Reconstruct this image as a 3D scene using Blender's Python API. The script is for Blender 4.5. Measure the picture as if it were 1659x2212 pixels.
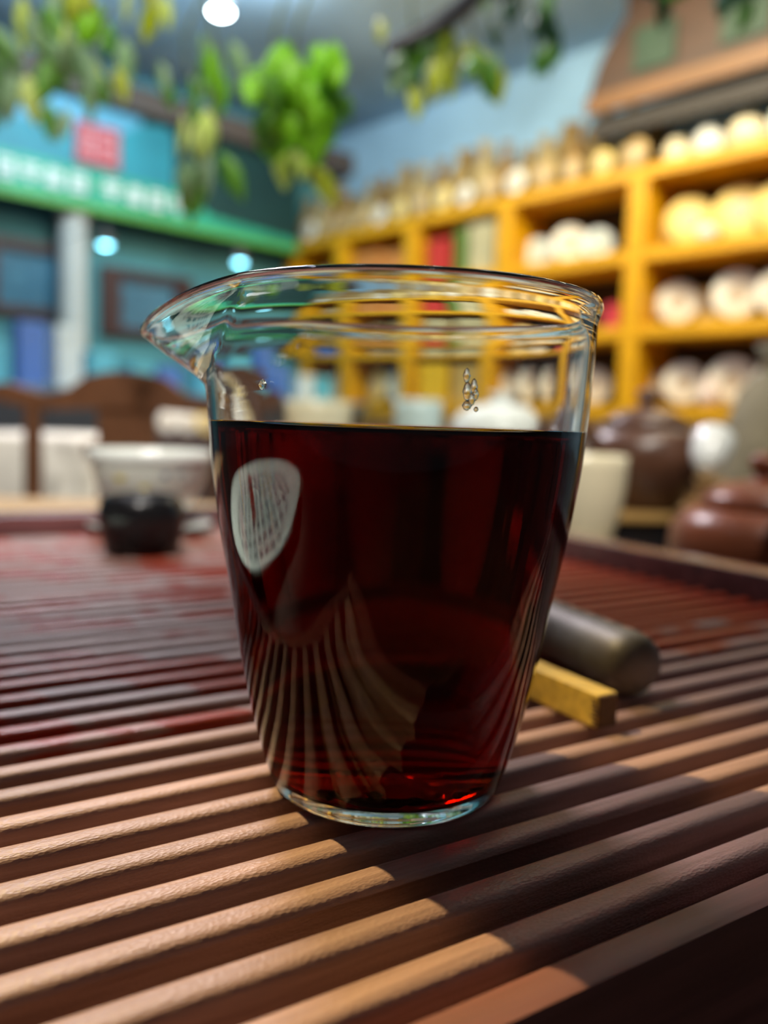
import bpy, bmesh, math, random
from mathutils import Vector, Matrix, Euler
random.seed(7)
for o in list(bpy.data.objects):
    bpy.data.objects.remove(o)
sc = bpy.context.scene
COL = sc.collection
R = math.radians
PI = math.pi

# ------------------------------------------------------------------ camera
CAM_Z = 0.0791
F_PX = 1790.0
cam_d = bpy.data.cameras.new('camera')
cam = bpy.data.objects.new('camera', cam_d)
COL.objects.link(cam)
cam_d.sensor_fit = 'HORIZONTAL'
cam_d.sensor_width = 36.0
cam_d.lens = F_PX / 1659.0 * 36.0
cam_d.clip_start = 0.005
cam_d.clip_end = 60
CAM_ROT = Euler((R(90 - 6.1), 0, 0)).to_matrix() @ Matrix.Rotation(R(1.9), 3, 'Z')
cam.matrix_world = Matrix.Translation((0, 0, CAM_Z)) @ CAM_ROT.to_4x4()
cam_d.dof.use_dof = True
cam_d.dof.focus_distance = 0.150
cam_d.dof.aperture_fstop = 10.4
sc.camera = cam


def at(px, py, Y):
    """the point seen at photo pixel (px, py) that lies Y metres in front of the camera along +Y"""
    d = CAM_ROT @ Vector(((px - 829.5) / F_PX, -(py - 1106.0) / F_PX, -1.0))
    k = Y / d.y
    return Vector((d.x * k, Y, CAM_Z + d.z * k))


# ------------------------------------------------------------------ world, lights, exposure
w = bpy.data.worlds.new('world')
sc.world = w
w.use_nodes = True
w.node_tree.nodes['Background'].inputs[0].default_value = (0.80, 0.88, 1.0, 1)
w.node_tree.nodes['Background'].inputs[1].default_value = 0.045
sc.view_settings.view_transform = 'Standard'
sc.view_settings.look = 'None'
sc.view_settings.exposure = 0.0
sc.view_settings.gamma = 1.0
sc.view_settings.use_curve_mapping = False
sc.cycles.max_bounces = 16
sc.cycles.transmission_bounces = 14
sc.cycles.glossy_bounces = 8
sc.cycles.transparent_max_bounces = 16
sc.cycles.sample_clamp_indirect = 6.0


def light(name, kind, loc, target, energy, color, size=0.1, size_y=None, spot=None, blend=0.3):
    d = bpy.data.lights.new(name, kind)
    o = bpy.data.objects.new(name, d)
    COL.objects.link(o)
    o.location = loc
    o.rotation_euler = (Vector(target) - Vector(loc)).to_track_quat('-Z', 'Y').to_euler()
    d.energy = energy
    d.color = color
    if kind == 'AREA':
        d.size = size
        if size_y:
            d.shape = 'RECTANGLE'
            d.size_y = size_y
    else:
        d.shadow_soft_size = size
    if kind == 'SPOT':
        d.spot_size = R(spot)
        d.spot_blend = blend
    return o


WARM = (1.0, 0.86, 0.60)
COOL = (0.62, 0.86, 1.0)
light('key_spot', 'SPOT', (-0.845, 0.71, 1.32), (0.105, 0.008, 0.0), 195, (1.0, 0.80, 0.34), 0.012, spot=15.6, blend=0.5)
light('ceiling_panel', 'AREA', (-0.75, 2.1, 1.82), (-0.25, 0.6, 0.0), 75, (0.94, 0.88, 0.96), 0.5, 0.5)
light('cloth_fill_spot', 'SPOT', (-0.65, 1.2, 1.75), (-0.85, 2.05, 0.0), 110, (1.0, 0.92, 0.80), 0.05, spot=50, blend=0.6)  # added fill that brightens the white cloth, not a known lamp
light('leaf_fill_spot', 'SPOT', (0.35, -0.15, 1.70), (-0.10, 1.15, 0.55), 75, (1.0, 0.98, 0.88), 0.04, spot=62, blend=0.5)  # unseen fill added above the camera to brighten the leaves
light('shelf_strip', 'AREA', (0.15, 2.9, 1.75), (0.75, 4.1, 0.5), 34, WARM, 1.7, 0.12)
light('shelf_strip_low', 'AREA', (1.1, 2.0, 1.75), (1.1, 3.3, 0.1), 30, WARM, 0.8, 0.12)
light('teapot_spot', 'SPOT', (0.75, 0.35, 1.70), (0.42, 0.80, 0.0), 22, (1.0, 0.86, 0.66), 0.03, spot=36, blend=0.5)
light('table_fill_spot', 'SPOT', (-0.05, -0.65, 1.74), (-0.36, 1.32, 0.0), 150, (1.0, 0.94, 0.86), 0.04, spot=42, blend=0.6)  # fill added behind the camera to lift bowl and cloth fronts
light('plate_fill_spot', 'SPOT', (-0.60, 0.02, 1.70), (-0.43, 0.17, -0.05), 900, (0.92, 1.0, 0.92), 0.02, spot=17, blend=0.3)  # added fill on the plate alone, strengthens its reflection in the pitcher
light('sign_strip', 'AREA', (-1.0, 3.3, 1.78), (-1.35, 4.55, 0.9), 22, COOL, 1.3, 0.15)


# ------------------------------------------------------------------ materials
MATS = {}


def mat(name, col, rough=0.5, metal=0.0, var=0.0, scale=20.0, stretch=(1, 1, 1), col2=None, bump=0.0,
        bump_scale=None, spec=0.5, coat=0.0, emit=None, emit_s=0.0, trans=0.0, lo=0.35, hi=0.65, sub=0.0):
    if name in MATS:
        return MATS[name]
    m = bpy.data.materials.new(name)
    m.use_nodes = True
    nt = m.node_tree
    b = nt.nodes['Principled BSDF']
    b.inputs['Base Color'].default_value = (*col, 1)
    b.inputs['Roughness'].default_value = rough
    b.inputs['Metallic'].default_value = metal
    b.inputs['Specular IOR Level'].default_value = spec
    b.inputs['Coat Weight'].default_value = coat
    b.inputs['Transmission Weight'].default_value = trans
    if emit:
        b.inputs['Emission Color'].default_value = (*emit, 1)
        b.inputs['Emission Strength'].default_value = emit_s
    if var > 0 or col2 or bump > 0:
        tc = nt.nodes.new('ShaderNodeTexCoord')
        mp = nt.nodes.new('ShaderNodeMapping')
        mp.inputs['Scale'].default_value = stretch
        nt.links.new(tc.outputs['Object'], mp.inputs['Vector'])
        n = nt.nodes.new('ShaderNodeTexNoise')
        n.inputs['Scale'].default_value = scale
        n.inputs['Detail'].default_value = 4
        nt.links.new(mp.outputs[0], n.inputs['Vector'])
        if var > 0 or col2:
            c2 = col2 or tuple(max(0, c * (1 - var)) for c in col)
            cr = nt.nodes.new('ShaderNodeValToRGB')
            cr.color_ramp.elements[0].position = lo
            cr.color_ramp.elements[0].color = (*c2, 1)
            cr.color_ramp.elements[1].position = hi
            cr.color_ramp.elements[1].color = (*col, 1)
            nt.links.new(n.outputs['Fac'], cr.inputs['Fac'])
            nt.links.new(cr.outputs['Color'], b.inputs['Base Color'])
        if bump > 0:
            n2 = nt.nodes.new('ShaderNodeTexNoise')
            n2.inputs['Scale'].default_value = bump_scale or scale
            nt.links.new(mp.outputs[0], n2.inputs['Vector'])
            bp = nt.nodes.new('ShaderNodeBump')
            bp.inputs['Strength'].default_value = bump
            bp.inputs['Distance'].default_value = 0.002
            nt.links.new(n2.outputs['Fac'], bp.inputs['Height'])
            nt.links.new(bp.outputs[0], b.inputs['Normal'])
    MATS[name] = m
    return m


def slat_material():
    """rosewood: dusty mauve when dry, saturated red and glossy where tea has wetted it; fine woven grain"""
    m = bpy.data.materials.new('slat_wood')
    m.use_nodes = True
    nt = m.node_tree
    N, L = nt.nodes.new, nt.links.new
    b = nt.nodes['Principled BSDF']
    geo = N('ShaderNodeNewGeometry')
    tc = N('ShaderNodeTexCoord')
    oi = N('ShaderNodeObjectInfo')
    # grain
    mp = N('ShaderNodeMapping'); mp.inputs['Scale'].default_value = (25, 500, 500)
    L(tc.outputs['Object'], mp.inputs[0])
    n = N('ShaderNodeTexNoise'); n.inputs['Scale'].default_value = 1.0; n.inputs['Detail'].default_value = 5
    L(mp.outputs[0], n.inputs['Vector'])
    cr = N('ShaderNodeValToRGB')
    cr.color_ramp.elements[0].position = 0.3; cr.color_ramp.elements[0].color = (0.225, 0.120, 0.100, 1)
    cr.color_ramp.elements[1].position = 0.72; cr.color_ramp.elements[1].color = (0.41, 0.238, 0.198, 1)
    L(n.outputs['Fac'], cr.inputs[0])
    # per-slat tone
    hs = N('ShaderNodeHueSaturation')
    mr = N('ShaderNodeMapRange'); mr.inputs['To Min'].default_value = 0.82; mr.inputs['To Max'].default_value = 1.15
    L(oi.outputs['Random'], mr.inputs['Value']); L(mr.outputs[0], hs.inputs['Value']); L(cr.outputs[0], hs.inputs['Color'])
    # wet patches (world position, with a shape of their own)
    wn = N('ShaderNodeTexNoise'); wn.inputs['Scale'].default_value = 22; wn.inputs['Detail'].default_value = 3
    wmap = N('ShaderNodeMapping'); wmap.inputs['Rotation'].default_value = (0, 0, R(-31.9)); wmap.inputs['Scale'].default_value = (0.55, 1.5, 0.2)
    L(geo.outputs['Position'], wmap.inputs[0]); L(wmap.outputs[0], wn.inputs['Vector'])
    # wetting grows away from the dry front slats: gradient of tray v coordinate
    sep = N('ShaderNodeVectorMath'); sep.operation = 'DOT_PRODUCT'; sep.inputs[1].default_value = (-0.5284, 0.8490, 0)
    L(geo.outputs['Position'], sep.inputs[0])
    dr = N('ShaderNodeMapRange'); dr.inputs['From Min'].default_value = 0.178; dr.inputs['From Max'].default_value = 0.205
    dr.inputs['To Min'].default_value = -0.40; dr.inputs['To Max'].default_value = 0.0
    L(sep.outputs['Value'], dr.inputs['Value'])
    ad = N('ShaderNodeMath'); ad.operation = 'ADD'; L(wn.outputs['Fac'], ad.inputs[0]); L(dr.outputs[0], ad.inputs[1])
    # the right half of the tray has been wetted more
    sx = N('ShaderNodeSeparateXYZ'); L(geo.outputs['Position'], sx.inputs[0])
    rx = N('ShaderNodeMapRange'); rx.inputs['From Min'].default_value = 0.0; rx.inputs['From Max'].default_value = 0.10
    rx.inputs['To Min'].default_value = 0.0; rx.inputs['To Max'].default_value = 0.16
    L(sx.outputs['X'], rx.inputs['Value'])
    ad2 = N('ShaderNodeMath'); ad2.operation = 'ADD'; L(ad.outputs[0], ad2.inputs[0]); L(rx.outputs[0], ad2.inputs[1])
    wr = N('ShaderNodeValToRGB')
    wr.color_ramp.elements[0].position = 0.505; wr.color_ramp.elements[0].color = (0, 0, 0, 1)
    wr.color_ramp.elements[1].position = 0.55; wr.color_ramp.elements[1].color = (1, 1, 1, 1)
    L(ad2.outputs[0], wr.inputs[0])
    mx = N('ShaderNodeMix'); mx.data_type = 'RGBA'
    L(wr.outputs[0], mx.inputs['Factor']); L(hs.outputs[0], mx.inputs[6]); mx.inputs[7].default_value = (0.33, 0.045, 0.020, 1)
    L(mx.outputs[2], b.inputs['Base Color'])
    ro = N('ShaderNodeMapRange'); ro.inputs['To Min'].default_value = 0.46; ro.inputs['To Max'].default_value = 0.28
    L(wr.outputs[0], ro.inputs['Value']); L(ro.outputs[0], b.inputs['Roughness'])
    so = N('ShaderNodeMapRange'); so.inputs['To Min'].default_value = 0.5; so.inputs['To Max'].default_value = 0.18
    L(wr.outputs[0], so.inputs['Value']); L(so.outputs[0], b.inputs['Specular IOR Level'])
    # woven fine relief
    v = N('ShaderNodeTexVoronoi'); v.inputs['Scale'].default_value = 1.0
    mp2 = N('ShaderNodeMapping'); mp2.inputs['Scale'].default_value = (1000, 2300, 2300)
    L(tc.outputs['Object'], mp2.inputs[0]); L(mp2.outputs[0], v.inputs['Vector'])
    bp = N('ShaderNodeBump'); bp.inputs['Strength'].default_value = 0.28; bp.inputs['Distance'].default_value = 0.0004
    L(v.outputs['Distance'], bp.inputs['Height']); L(bp.outputs[0], b.inputs['Normal'])
    return m


def glass_material(name, ior, col=(1, 1, 1)):
    m = bpy.data.materials.new(name)
    m.use_nodes = True
    nt = m.node_tree
    nt.nodes.remove(nt.nodes['Principled BSDF'])
    g = nt.nodes.new('ShaderNodeBsdfGlass')
    g.inputs['IOR'].default_value = ior
    g.inputs['Roughness'].default_value = 0.0
    g.inputs['Color'].default_value = (*col, 1)
    nt.links.new(g.outputs[0], nt.nodes['Material Output'].inputs['Surface'])
    return m


def tea_material(z_top, r_top):
    """clear absorbing liquid: against the glass wall its relative index is tea/glass, at the free surface tea/air"""
    m = glass_material('black_tea', 1.335)
    nt = m.node_tree
    N, L = nt.nodes.new, nt.links.new
    g = [n for n in nt.nodes if n.type == 'BSDF_GLASS'][0]
    tc = N('ShaderNodeTexCoord')
    sp = N('ShaderNodeSeparateXYZ'); L(tc.outputs['Object'], sp.inputs[0])
    cb = N('ShaderNodeCombineXYZ'); L(sp.outputs['X'], cb.inputs['X']); L(sp.outputs['Y'], cb.inputs['Y'])
    ln = N('ShaderNodeVectorMath'); ln.operation = 'LENGTH'; L(cb.outputs[0], ln.inputs[0])
    a = N('ShaderNodeMath'); a.operation = 'GREATER_THAN'; L(sp.outputs['Z'], a.inputs[0]); a.inputs[1].default_value = z_top - 0.0001
    b = N('ShaderNodeMath'); b.operation = 'LESS_THAN'; L(ln.outputs['Value'], b.inputs[0]); b.inputs[1].default_value = r_top - 0.00006
    c = N('ShaderNodeMath'); c.operation = 'MULTIPLY'; L(a.outputs[0], c.inputs[0]); L(b.outputs[0], c.inputs[1])
    mr = N('ShaderNodeMapRange'); mr.inputs['To Min'].default_value = 1.335 / 1.47; mr.inputs['To Max'].default_value = 1.335
    L(c.outputs[0], mr.inputs['Value']); L(mr.outputs[0], g.inputs['IOR'])
    va = N('ShaderNodeVolumeAbsorption')
    va.inputs['Color'].default_value = (0.927, 0.73, 0.0, 1)
    va.inputs['Density'].default_value = 700
    L(va.outputs[0], nt.nodes['Material Output'].inputs['Volume'])
    return m


# ------------------------------------------------------------------ mesh helpers
def link_mesh(name, verts, faces, m, parent=None, smooth=False, loc=None):
    me = bpy.data.meshes.new(name)
    me.from_pydata([tuple(v) for v in verts], [], faces)
    me.update()
    if smooth:
        me.polygons.foreach_set('use_smooth', [True] * len(me.polygons))
    if m:
        me.materials.append(m)
    o = bpy.data.objects.new(name, me)
    COL.objects.link(o)
    if parent:
        o.parent = parent
    if loc is not None:
        o.location = loc
    return o


def tag(o, label=None, cat=None, group=None, kind=None):
    if label:
        o['label'] = label
    if cat:
        o['category'] = cat
    if group:
        o['group'] = group
    if kind:
        o['kind'] = kind
    return o


def empty(name, loc=(0, 0, 0), rz=0, label=None, cat=None, group=None, kind=None):
    o = bpy.data.objects.new(name, None)
    o.empty_display_size = 0.02
    COL.objects.link(o)
    o.location = loc
    o.rotation_euler = (0, 0, rz)
    return tag(o, label, cat, group, kind)


class MB:
    def __init__(self):
        self.v = []
        self.f = []

    def add(self, verts, faces):
        k = len(self.v)
        self.v += [Vector(x) for x in verts]
        self.f += [tuple(i + k for i in f) for f in faces]
        return self

    def box(self, c, s, rot=None, bev=0.0):
        bm = bmesh.new()
        bmesh.ops.create_cube(bm, size=1.0)
        for v in bm.verts:
            v.co = Vector((v.co.x * s[0], v.co.y * s[1], v.co.z * s[2]))
        if bev > 0:
            bmesh.ops.bevel(bm, geom=list(bm.edges), offset=bev, segments=2, affect='EDGES', profile=0.6)
        bm.verts.index_update()
        vs = [v.co.copy() for v in bm.verts]
        if rot is not None:
            vs = [rot @ v for v in vs]
        c = Vector(c)
        self.add([v + c for v in vs], [tuple(v.index for v in f.verts) for f in bm.faces])
        bm.free()
        return self

    def lathe(self, prof, seg=40, c=(0, 0, 0), close=True):
        c = Vector(c)
        n = len(prof)
        vs, fs = [], []
        for j in range(seg):
            a = 2 * PI * j / seg
            for r, z in prof:
                vs.append(Vector((r * math.cos(a), r * math.sin(a), z)) + c)
        for j in range(seg):
            k = (j + 1) % seg
            for i in range(n - 1):
                fs.append((j * n + i, k * n + i, k * n + i + 1, j * n + i + 1))
        if close:
            if prof[0][0] > 1e-6:
                fs.append(tuple(j * n for j in range(seg))[::-1])
            if prof[-1][0] > 1e-6:
                fs.append(tuple(j * n + n - 1 for j in range(seg)))
        self.add(vs, fs)
        return self

    def tube(self, pts, rad, seg=10, flat=1.0):
        pts = [Vector(p) for p in pts]
        n = len(pts)
        rad = rad if isinstance(rad, (list, tuple)) else [rad] * n
        vs, fs = [], []
        up = Vector((0, 0, 1))
        for i, p in enumerate(pts):
            t = (pts[min(i + 1, n - 1)] - pts[max(i - 1, 0)]).normalized()
            a = t.cross(up)
            if a.length < 1e-3:
                a = Vector((1, 0, 0))
            a.normalize()
            bb = a.cross(t).normalized()
            for j in range(seg):
                q = 2 * PI * j / seg
                vs.append(p + a * (math.cos(q) * rad[i]) + bb * (math.sin(q) * rad[i] * flat))
        for i in range(n - 1):
            for j in range(seg):
                k = (j + 1) % seg
                fs.append((i * seg + j, i * seg + k, (i + 1) * seg + k, (i + 1) * seg + j))
        fs.append(tuple(range(seg))[::-1])
        fs.append(tuple((n - 1) * seg + j for j in range(seg)))
        self.add(vs, fs)
        return self

    def prism(self, outline, thick, frame):
        """outline (a, b) in the plane of frame = (origin, A, B, N), extruded along N"""
        o, A, B, N = [Vector(x) for x in frame]
        n = len(outline)
        vs = [o + A * a + B * b for a, b in outline] + [o + A * a + B * b + N * thick for a, b in outline]
        fs = [tuple(range(n))[::-1], tuple(range(n, 2 * n))]
        for i in range(n):
            k = (i + 1) % n
            fs.append((i, k, n + k, n + i))
        self.add(vs, fs)
        return self

    def build(self, name, m, parent=None, smooth=False, loc=None, angle=None):
        o = link_mesh(name, self.v, self.f, m, parent, smooth, loc)
        bm = bmesh.new()
        bm.from_mesh(o.data)
        bmesh.ops.remove_doubles(bm, verts=bm.verts, dist=1e-6)
        bmesh.ops.recalc_face_normals(bm, faces=bm.faces)
        bm.to_mesh(o.data)
        bm.free()
        if angle:
            o.data.set_sharp_from_angle(angle=R(angle))
        return o


def curve_pts(ctrl, n=16):
    """Catmull-Rom through control points"""
    c = [Vector(p) for p in ctrl]
    c = [c[0] * 2 - c[1]] + c + [c[-1] * 2 - c[-2]]
    out = []
    for i in range(1, len(c) - 2):
        for k in range(n):
            t = k / n
            p0, p1, p2, p3 = c[i - 1], c[i], c[i + 1], c[i + 2]
            out.append(0.5 * ((2 * p1) + (p2 - p0) * t + (2 * p0 - 5 * p1 + 4 * p2 - p3) * t * t + (3 * p1 - p0 - 3 * p2 + p3) * t ** 3))
    out.append(c[-2])
    return out


def ordinal(i):
    return ['first', 'second', 'third', 'fourth', 'fifth', 'sixth', 'seventh', 'eighth', 'ninth', 'tenth', 'eleventh', 'twelfth',
            'thirteenth', 'fourteenth', 'fifteenth', 'sixteenth', 'seventeenth', 'eighteenth', 'nineteenth', 'twentieth',
            'twenty-first', 'twenty-second', 'twenty-third', 'twenty-fourth', 'twenty-fifth', 'twenty-sixth', 'twenty-seventh', 'twenty-eighth', 'twenty-ninth', 'thirtieth',
            'thirty-first', 'thirty-second', 'thirty-third', 'thirty-fourth', 'thirty-fifth', 'thirty-sixth'][i]


# ------------------------------------------------------------------ room shell
FLOOR = -0.80
CEIL = 1.86
SH_O = Vector((0.997, 3.5, 0))                 # a shelf post foot (front plane)
SH_D = Vector((-0.682, 0.731, 0)).normalized()  # along the shelf, away from the camera
SH_N = Vector((SH_D.y, -SH_D.x, 0))             # into the wall
CORNER_T = 2.46
SH_DEPTH = 0.30


def sh(t, n, z):
    p = SH_O + SH_D * t + SH_N * n
    return Vector((p.x, p.y, z))


def quad(name, pts, m, kind='structure', thick=0.05, out=None):
    a, b, c = Vector(pts[0]), Vector(pts[1]), Vector(pts[2])
    nrm = out if out is not None else (b - a).cross(c - a).normalized()
    n = len(pts)
    vs = [Vector(p) for p in pts] + [Vector(p) + nrm * thick for p in pts]
    fs = [tuple(range(n)), tuple(range(n, 2 * n))[::-1]] + [(i, n + i, n + (i + 1) % n, (i + 1) % n) for i in range(n)]
    o = MB().add(vs, fs).build(name, m)
    return tag(o, kind=kind)


corner = sh(CORNER_T, SH_DEPTH + 0.03, 0)
LW_D = -SH_N                                    # the left wall runs towards the camera's left
LW_N = SH_D                                     # into the left wall


def lw(s, n, z):
    p = corner + LW_D * s + LW_N * n
    return Vector((p.x, p.y, z))


m_floor = mat('floor_tile_grey', (0.16, 0.15, 0.14), 0.35, var=0.3, scale=6)
m_ceil = mat('ceiling_paint', (0.44, 0.62, 0.80), 0.8, var=0.35, scale=1.6)
m_wall_r = mat('wall_blue_grey', (0.36, 0.60, 0.84), 0.85, var=0.25, scale=2.2)
m_wall_l = mat('wall_teal', (0.10, 0.34, 0.40), 0.8, var=0.25, scale=2.0)
quad('floor', [(-4.5, -2.5, FLOOR), (4.5, -2.5, FLOOR), (4.5, 7, FLOOR), (-4.5, 7, FLOOR)], m_floor, out=Vector((0, 0, -1)))
quad('ceiling', [(-4.5, -2.5, CEIL), (-4.5, 7, CEIL), (4.5, 7, CEIL), (4.5, -2.5, CEIL)], m_ceil, out=Vector((0, 0, 1)))
quad('wall_right', [sh(-3.2, SH_DEPTH + .03, FLOOR), sh(CORNER_T, SH_DEPTH + .03, FLOOR), sh(CORNER_T, SH_DEPTH + .03, CEIL), sh(-3.2, SH_DEPTH + .03, CEIL)], m_wall_r, out=SH_N)
quad('wall_left', [lw(0, 0, FLOOR), lw(3.6, 0, FLOOR), lw(3.6, 0, CEIL), lw(0, 0, CEIL)], m_wall_l, out=LW_N)


def wall_box(fn, t0, t1, n0, n1, z0, z1):
    p = [fn(t0, n0, z0), fn(t1, n0, z0), fn(t1, n1, z0), fn(t0, n1, z0), fn(t0, n0, z1), fn(t1, n0, z1), fn(t1, n1, z1), fn(t0, n1, z1)]
    return p, [(0, 1, 2, 3), (4, 7, 6, 5), (0, 4, 5, 1), (1, 5, 6, 2), (2, 6, 7, 3), (3, 7, 4, 0)]


m_cornice = mat('cornice_brown', (0.10, 0.075, 0.065), 0.7)
o = MB().add(*wall_box(lw, 0.0, 3.6, -0.27, 0.0, 1.60, 1.72)).build('trim_1', m_cornice)
tag(o, 'dark brown fascia beam above the green shop sign', kind='structure')

# ------------------------------------------------------------------ table and tea tray
TABLE_Z = -0.058
m_table = mat('table_wood', (0.050, 0.024, 0.016), 0.35, var=0.35, scale=8, stretch=(1, 8, 1))
tb = empty('tea_table', (0.15, 0.5, FLOOR), 0, 'long dark brown wooden tea table under the slatted tray', 'table')
MB().box((0.0, -0.02, TABLE_Z - FLOOR - 0.02), (2.6, 1.66, 0.04), bev=0.006).build('table_top', m_table, tb)
for sx in (-1, 1):
    for sy in (-1, 1):
        MB().box((sx * 1.2, sy * 0.74 - 0.02, (TABLE_Z - FLOOR - 0.04) / 2), (0.07, 0.07, TABLE_Z - FLOOR - 0.04), bev=0.005).build('leg', m_table, tb)

bd_ = empty('bamboo_mat', (-0.56, 1.04, TABLE_Z + 0.0002), 0, 'tan bamboo mat on the table beyond the tray at left', 'mat')
m_mat = mat('bamboo_mat_tan', (0.52, 0.34, 0.15), 0.55, var=0.3, scale=30, stretch=(1, 10, 1))
for k in range(14):
    MB().box((0, (k - 6.5) * 0.030, 0.004), (0.72, 0.0285, 0.008), bev=0.0015).build('strip', m_mat, bd_)
TU = Vector((math.cos(R(31.9)), math.sin(R(31.9)), 0))     # along slats
TV = Vector((-TU.y, TU.x, 0))                   # across slats, away from the camera
TANG = math.atan2(TU.y, TU.x)
m_slat = slat_material()
m_frame = mat('tray_frame_rosewood', (0.22, 0.085, 0.085), 0.26, var=0.4, scale=60, stretch=(0.2, 3, 3), bump=0.05, bump_scale=200, coat=0.5)
m_inner = mat('tray_inner_dark', (0.018, 0.010, 0.008), 0.6)
m_groove = mat('groove_wood', (0.16, 0.085, 0.050), 0.6, var=0.4, scale=80, stretch=(0.2, 4, 4))
tray = empty('tea_tray', (0, 0, 0), TANG, 'large slatted rosewood tea tray under the glass pitcher', 'tea tray')
U0, U1 = 0.003, 0.362
PITCH = 0.01268
V0 = 0.0925                                     # centre of the first slat
NSL = 38
VB = V0 + (NSL - 1) * PITCH + 0.0085


def slat_profile(wd, h):
    pts = [(-wd / 2, -h)]
    for i in range(9):
        a = PI - PI * i / 8
        pts.append((wd / 2 * math.copysign(abs(math.cos(a)) ** 0.75, math.cos(a)), -0.0018 + 0.0018 * math.sin(a) ** 0.75))
    pts.append((wd / 2, -h))
    return pts


def slat_mesh(pf, nm):
    npf = len(pf)
    sv = [(U0, a, b) for a, b in pf] + [(U1, a, b) for a, b in pf]
    sf = [(i, (i + 1) % npf, npf + (i + 1) % npf, npf + i) for i in range(npf)] + [tuple(range(npf))[::-1], tuple(range(npf, 2 * npf))]
    o = MB().add(sv, sf).build(nm, m_slat, None, True, angle=50)
    me = o.data
    bpy.data.objects.remove(o)
    return me


full = slat_profile(0.0064, 0.013)
full[0], full[-1] = (-0.0020, -0.013), (0.0020, -0.013)
bar = [(-0.0012, -0.013), (-0.0012, -0.0026)] + full[1:-1] + [(0.0012, -0.0026), (0.0012, -0.013)]
ME_FULL, ME_BAR = slat_mesh(full, 'slat_ridge'), slat_mesh(bar, 'slat_bar')
for i in range(NSL):
    s = bpy.data.objects.new('slat', ME_FULL if i in (0, 1, 3, 4, 5, 6) else ME_BAR)
    COL.objects.link(s)
    s.parent = tray
    s.location = (0, V0 + i * PITCH, random.uniform(-0.0002, 0.0002))
for i in (0, 2, 3, 4, 5):                      # shallow grooves between the front slats; one stays an open slot
    MB().box(((U0 + U1) / 2, V0 + (i + 0.5) * PITCH, -0.0095), (U1 - U0, PITCH - 0.0062, 0.003)).build('groove_strip', m_groove, tray)
MB().box(((U0 + U1) / 2, (V0 + VB) / 2, -0.040), (U1 - U0 + 0.004, VB - V0 + 0.012, 0.004)).build('drip_pan', m_inner, tray)
for i in range(4):                                     # cross bearers below the slats
    MB().box((U0 + 0.04 + i * 0.09, (V0 + VB) / 2, -0.0215), (0.016, VB - V0 + 0.02, 0.017)).build('bearer', m_inner, tray)
zf = -0.022
m_frame_dry = mat('tray_rail_worn', (0.22, 0.080, 0.070), 0.48, var=0.4, scale=60, stretch=(0.2, 3, 3), bump=0.05, bump_scale=200)
MB().box(((U0 + U1) / 2 + 0.0085, V0 - 0.0115, -0.0290), (U1 - U0 + 0.043, 0.0075, 0.058), bev=0.0025).build('frame_rail', m_frame_dry, tray, True, angle=40)
MB().box(((U0 + U1) / 2 + 0.008, VB + 0.012, -0.0220), (U1 - U0 + 0.034, 0.022, 0.070), bev=0.003).build('frame_rail', m_frame, tray, True, angle=40)
MB().box((U1 + 0.014, (V0 + VB) / 2 + 0.0045, -0.0220), (0.022, VB - V0 + 0.020, 0.070), bev=0.003).build('frame_rail', m_frame, tray, True, angle=40)
MB().box((U0 - 0.0048, (V0 + VB) / 2 + 0.0045, -0.0290), (0.0085, VB - V0 + 0.020, 0.058), bev=0.0025).build('frame_rail', m_frame_dry, tray, True, angle=40)

# ------------------------------------------------------------------ glass pitcher with black tea
PX, PY = 0.0022, 0.180
SPOUT = R(180 - 6)                                # spout points left, very slightly away from the camera
OUT = [(0.0243, 0.0000), (0.0253, 0.0010), (0.0262, 0.0033), (0.0274, 0.0069), (0.0285, 0.0108), (0.0302, 0.0173), (0.0317, 0.0245),
       (0.0334, 0.0333), (0.0348, 0.0421), (0.0360, 0.0487), (0.0372, 0.0554), (0.0387, 0.0656), (0.0394, 0.0713), (0.0399, 0.0776), (0.0403, 0.0830),
       (0.0406, 0.0890), (0.0408, 0.0945), (0.0409, 0.0985), (0.0411, 0.1008), (0.0415, 0.1022), (0.0418, 0.1033), (0.0417, 0.1042)]


def interp(prof, z):
    if z <= prof[0][1]:
        return prof[0][0]
    for (r0, z0), (r1, z1) in zip(prof, prof[1:]):
        if z0 <= z <= z1:
            return r0 + (r1 - r0) * (z - z0) / max(1e-9, z1 - z0)
    return prof[-1][0]


def smooth_prof(prof, n):
    pts = curve_pts([(r, 0, z) for r, z in prof], n)
    return [(p.x, p.z) for p in pts]


ZT = 0.1042
SP_Z0 = 0.0825


def spout_off(th, z):
    """outward radial push and drop of the wall at angle th, height z, for the poured lip"""
    dphi = (th - SPOUT + PI) % (2 * PI) - PI
    k = min(1.0, max(0.0, (z - SP_Z0) / (ZT - SP_Z0)))
    k = k * k * (3 - 2 * k) * 0.45 + k * 0.55
    wdt = R(21) + R(30) * k
    a = abs(dphi) / wdt
    if a >= 1:
        return 0.0, 0.0
    g = (1 - a) ** 1.55
    a0 = 0.10                                     # round the very tip
    if a < a0:
        g = (1 - a0) ** 1.55 + 1.55 * (1 - a0) ** 0.55 * (a0 - a) * (1 - (a0 - a) / (2 * a0)) * 0.8
    return 0.0168 * k ** 1.25 * g, -0.0078 * k * g


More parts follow.
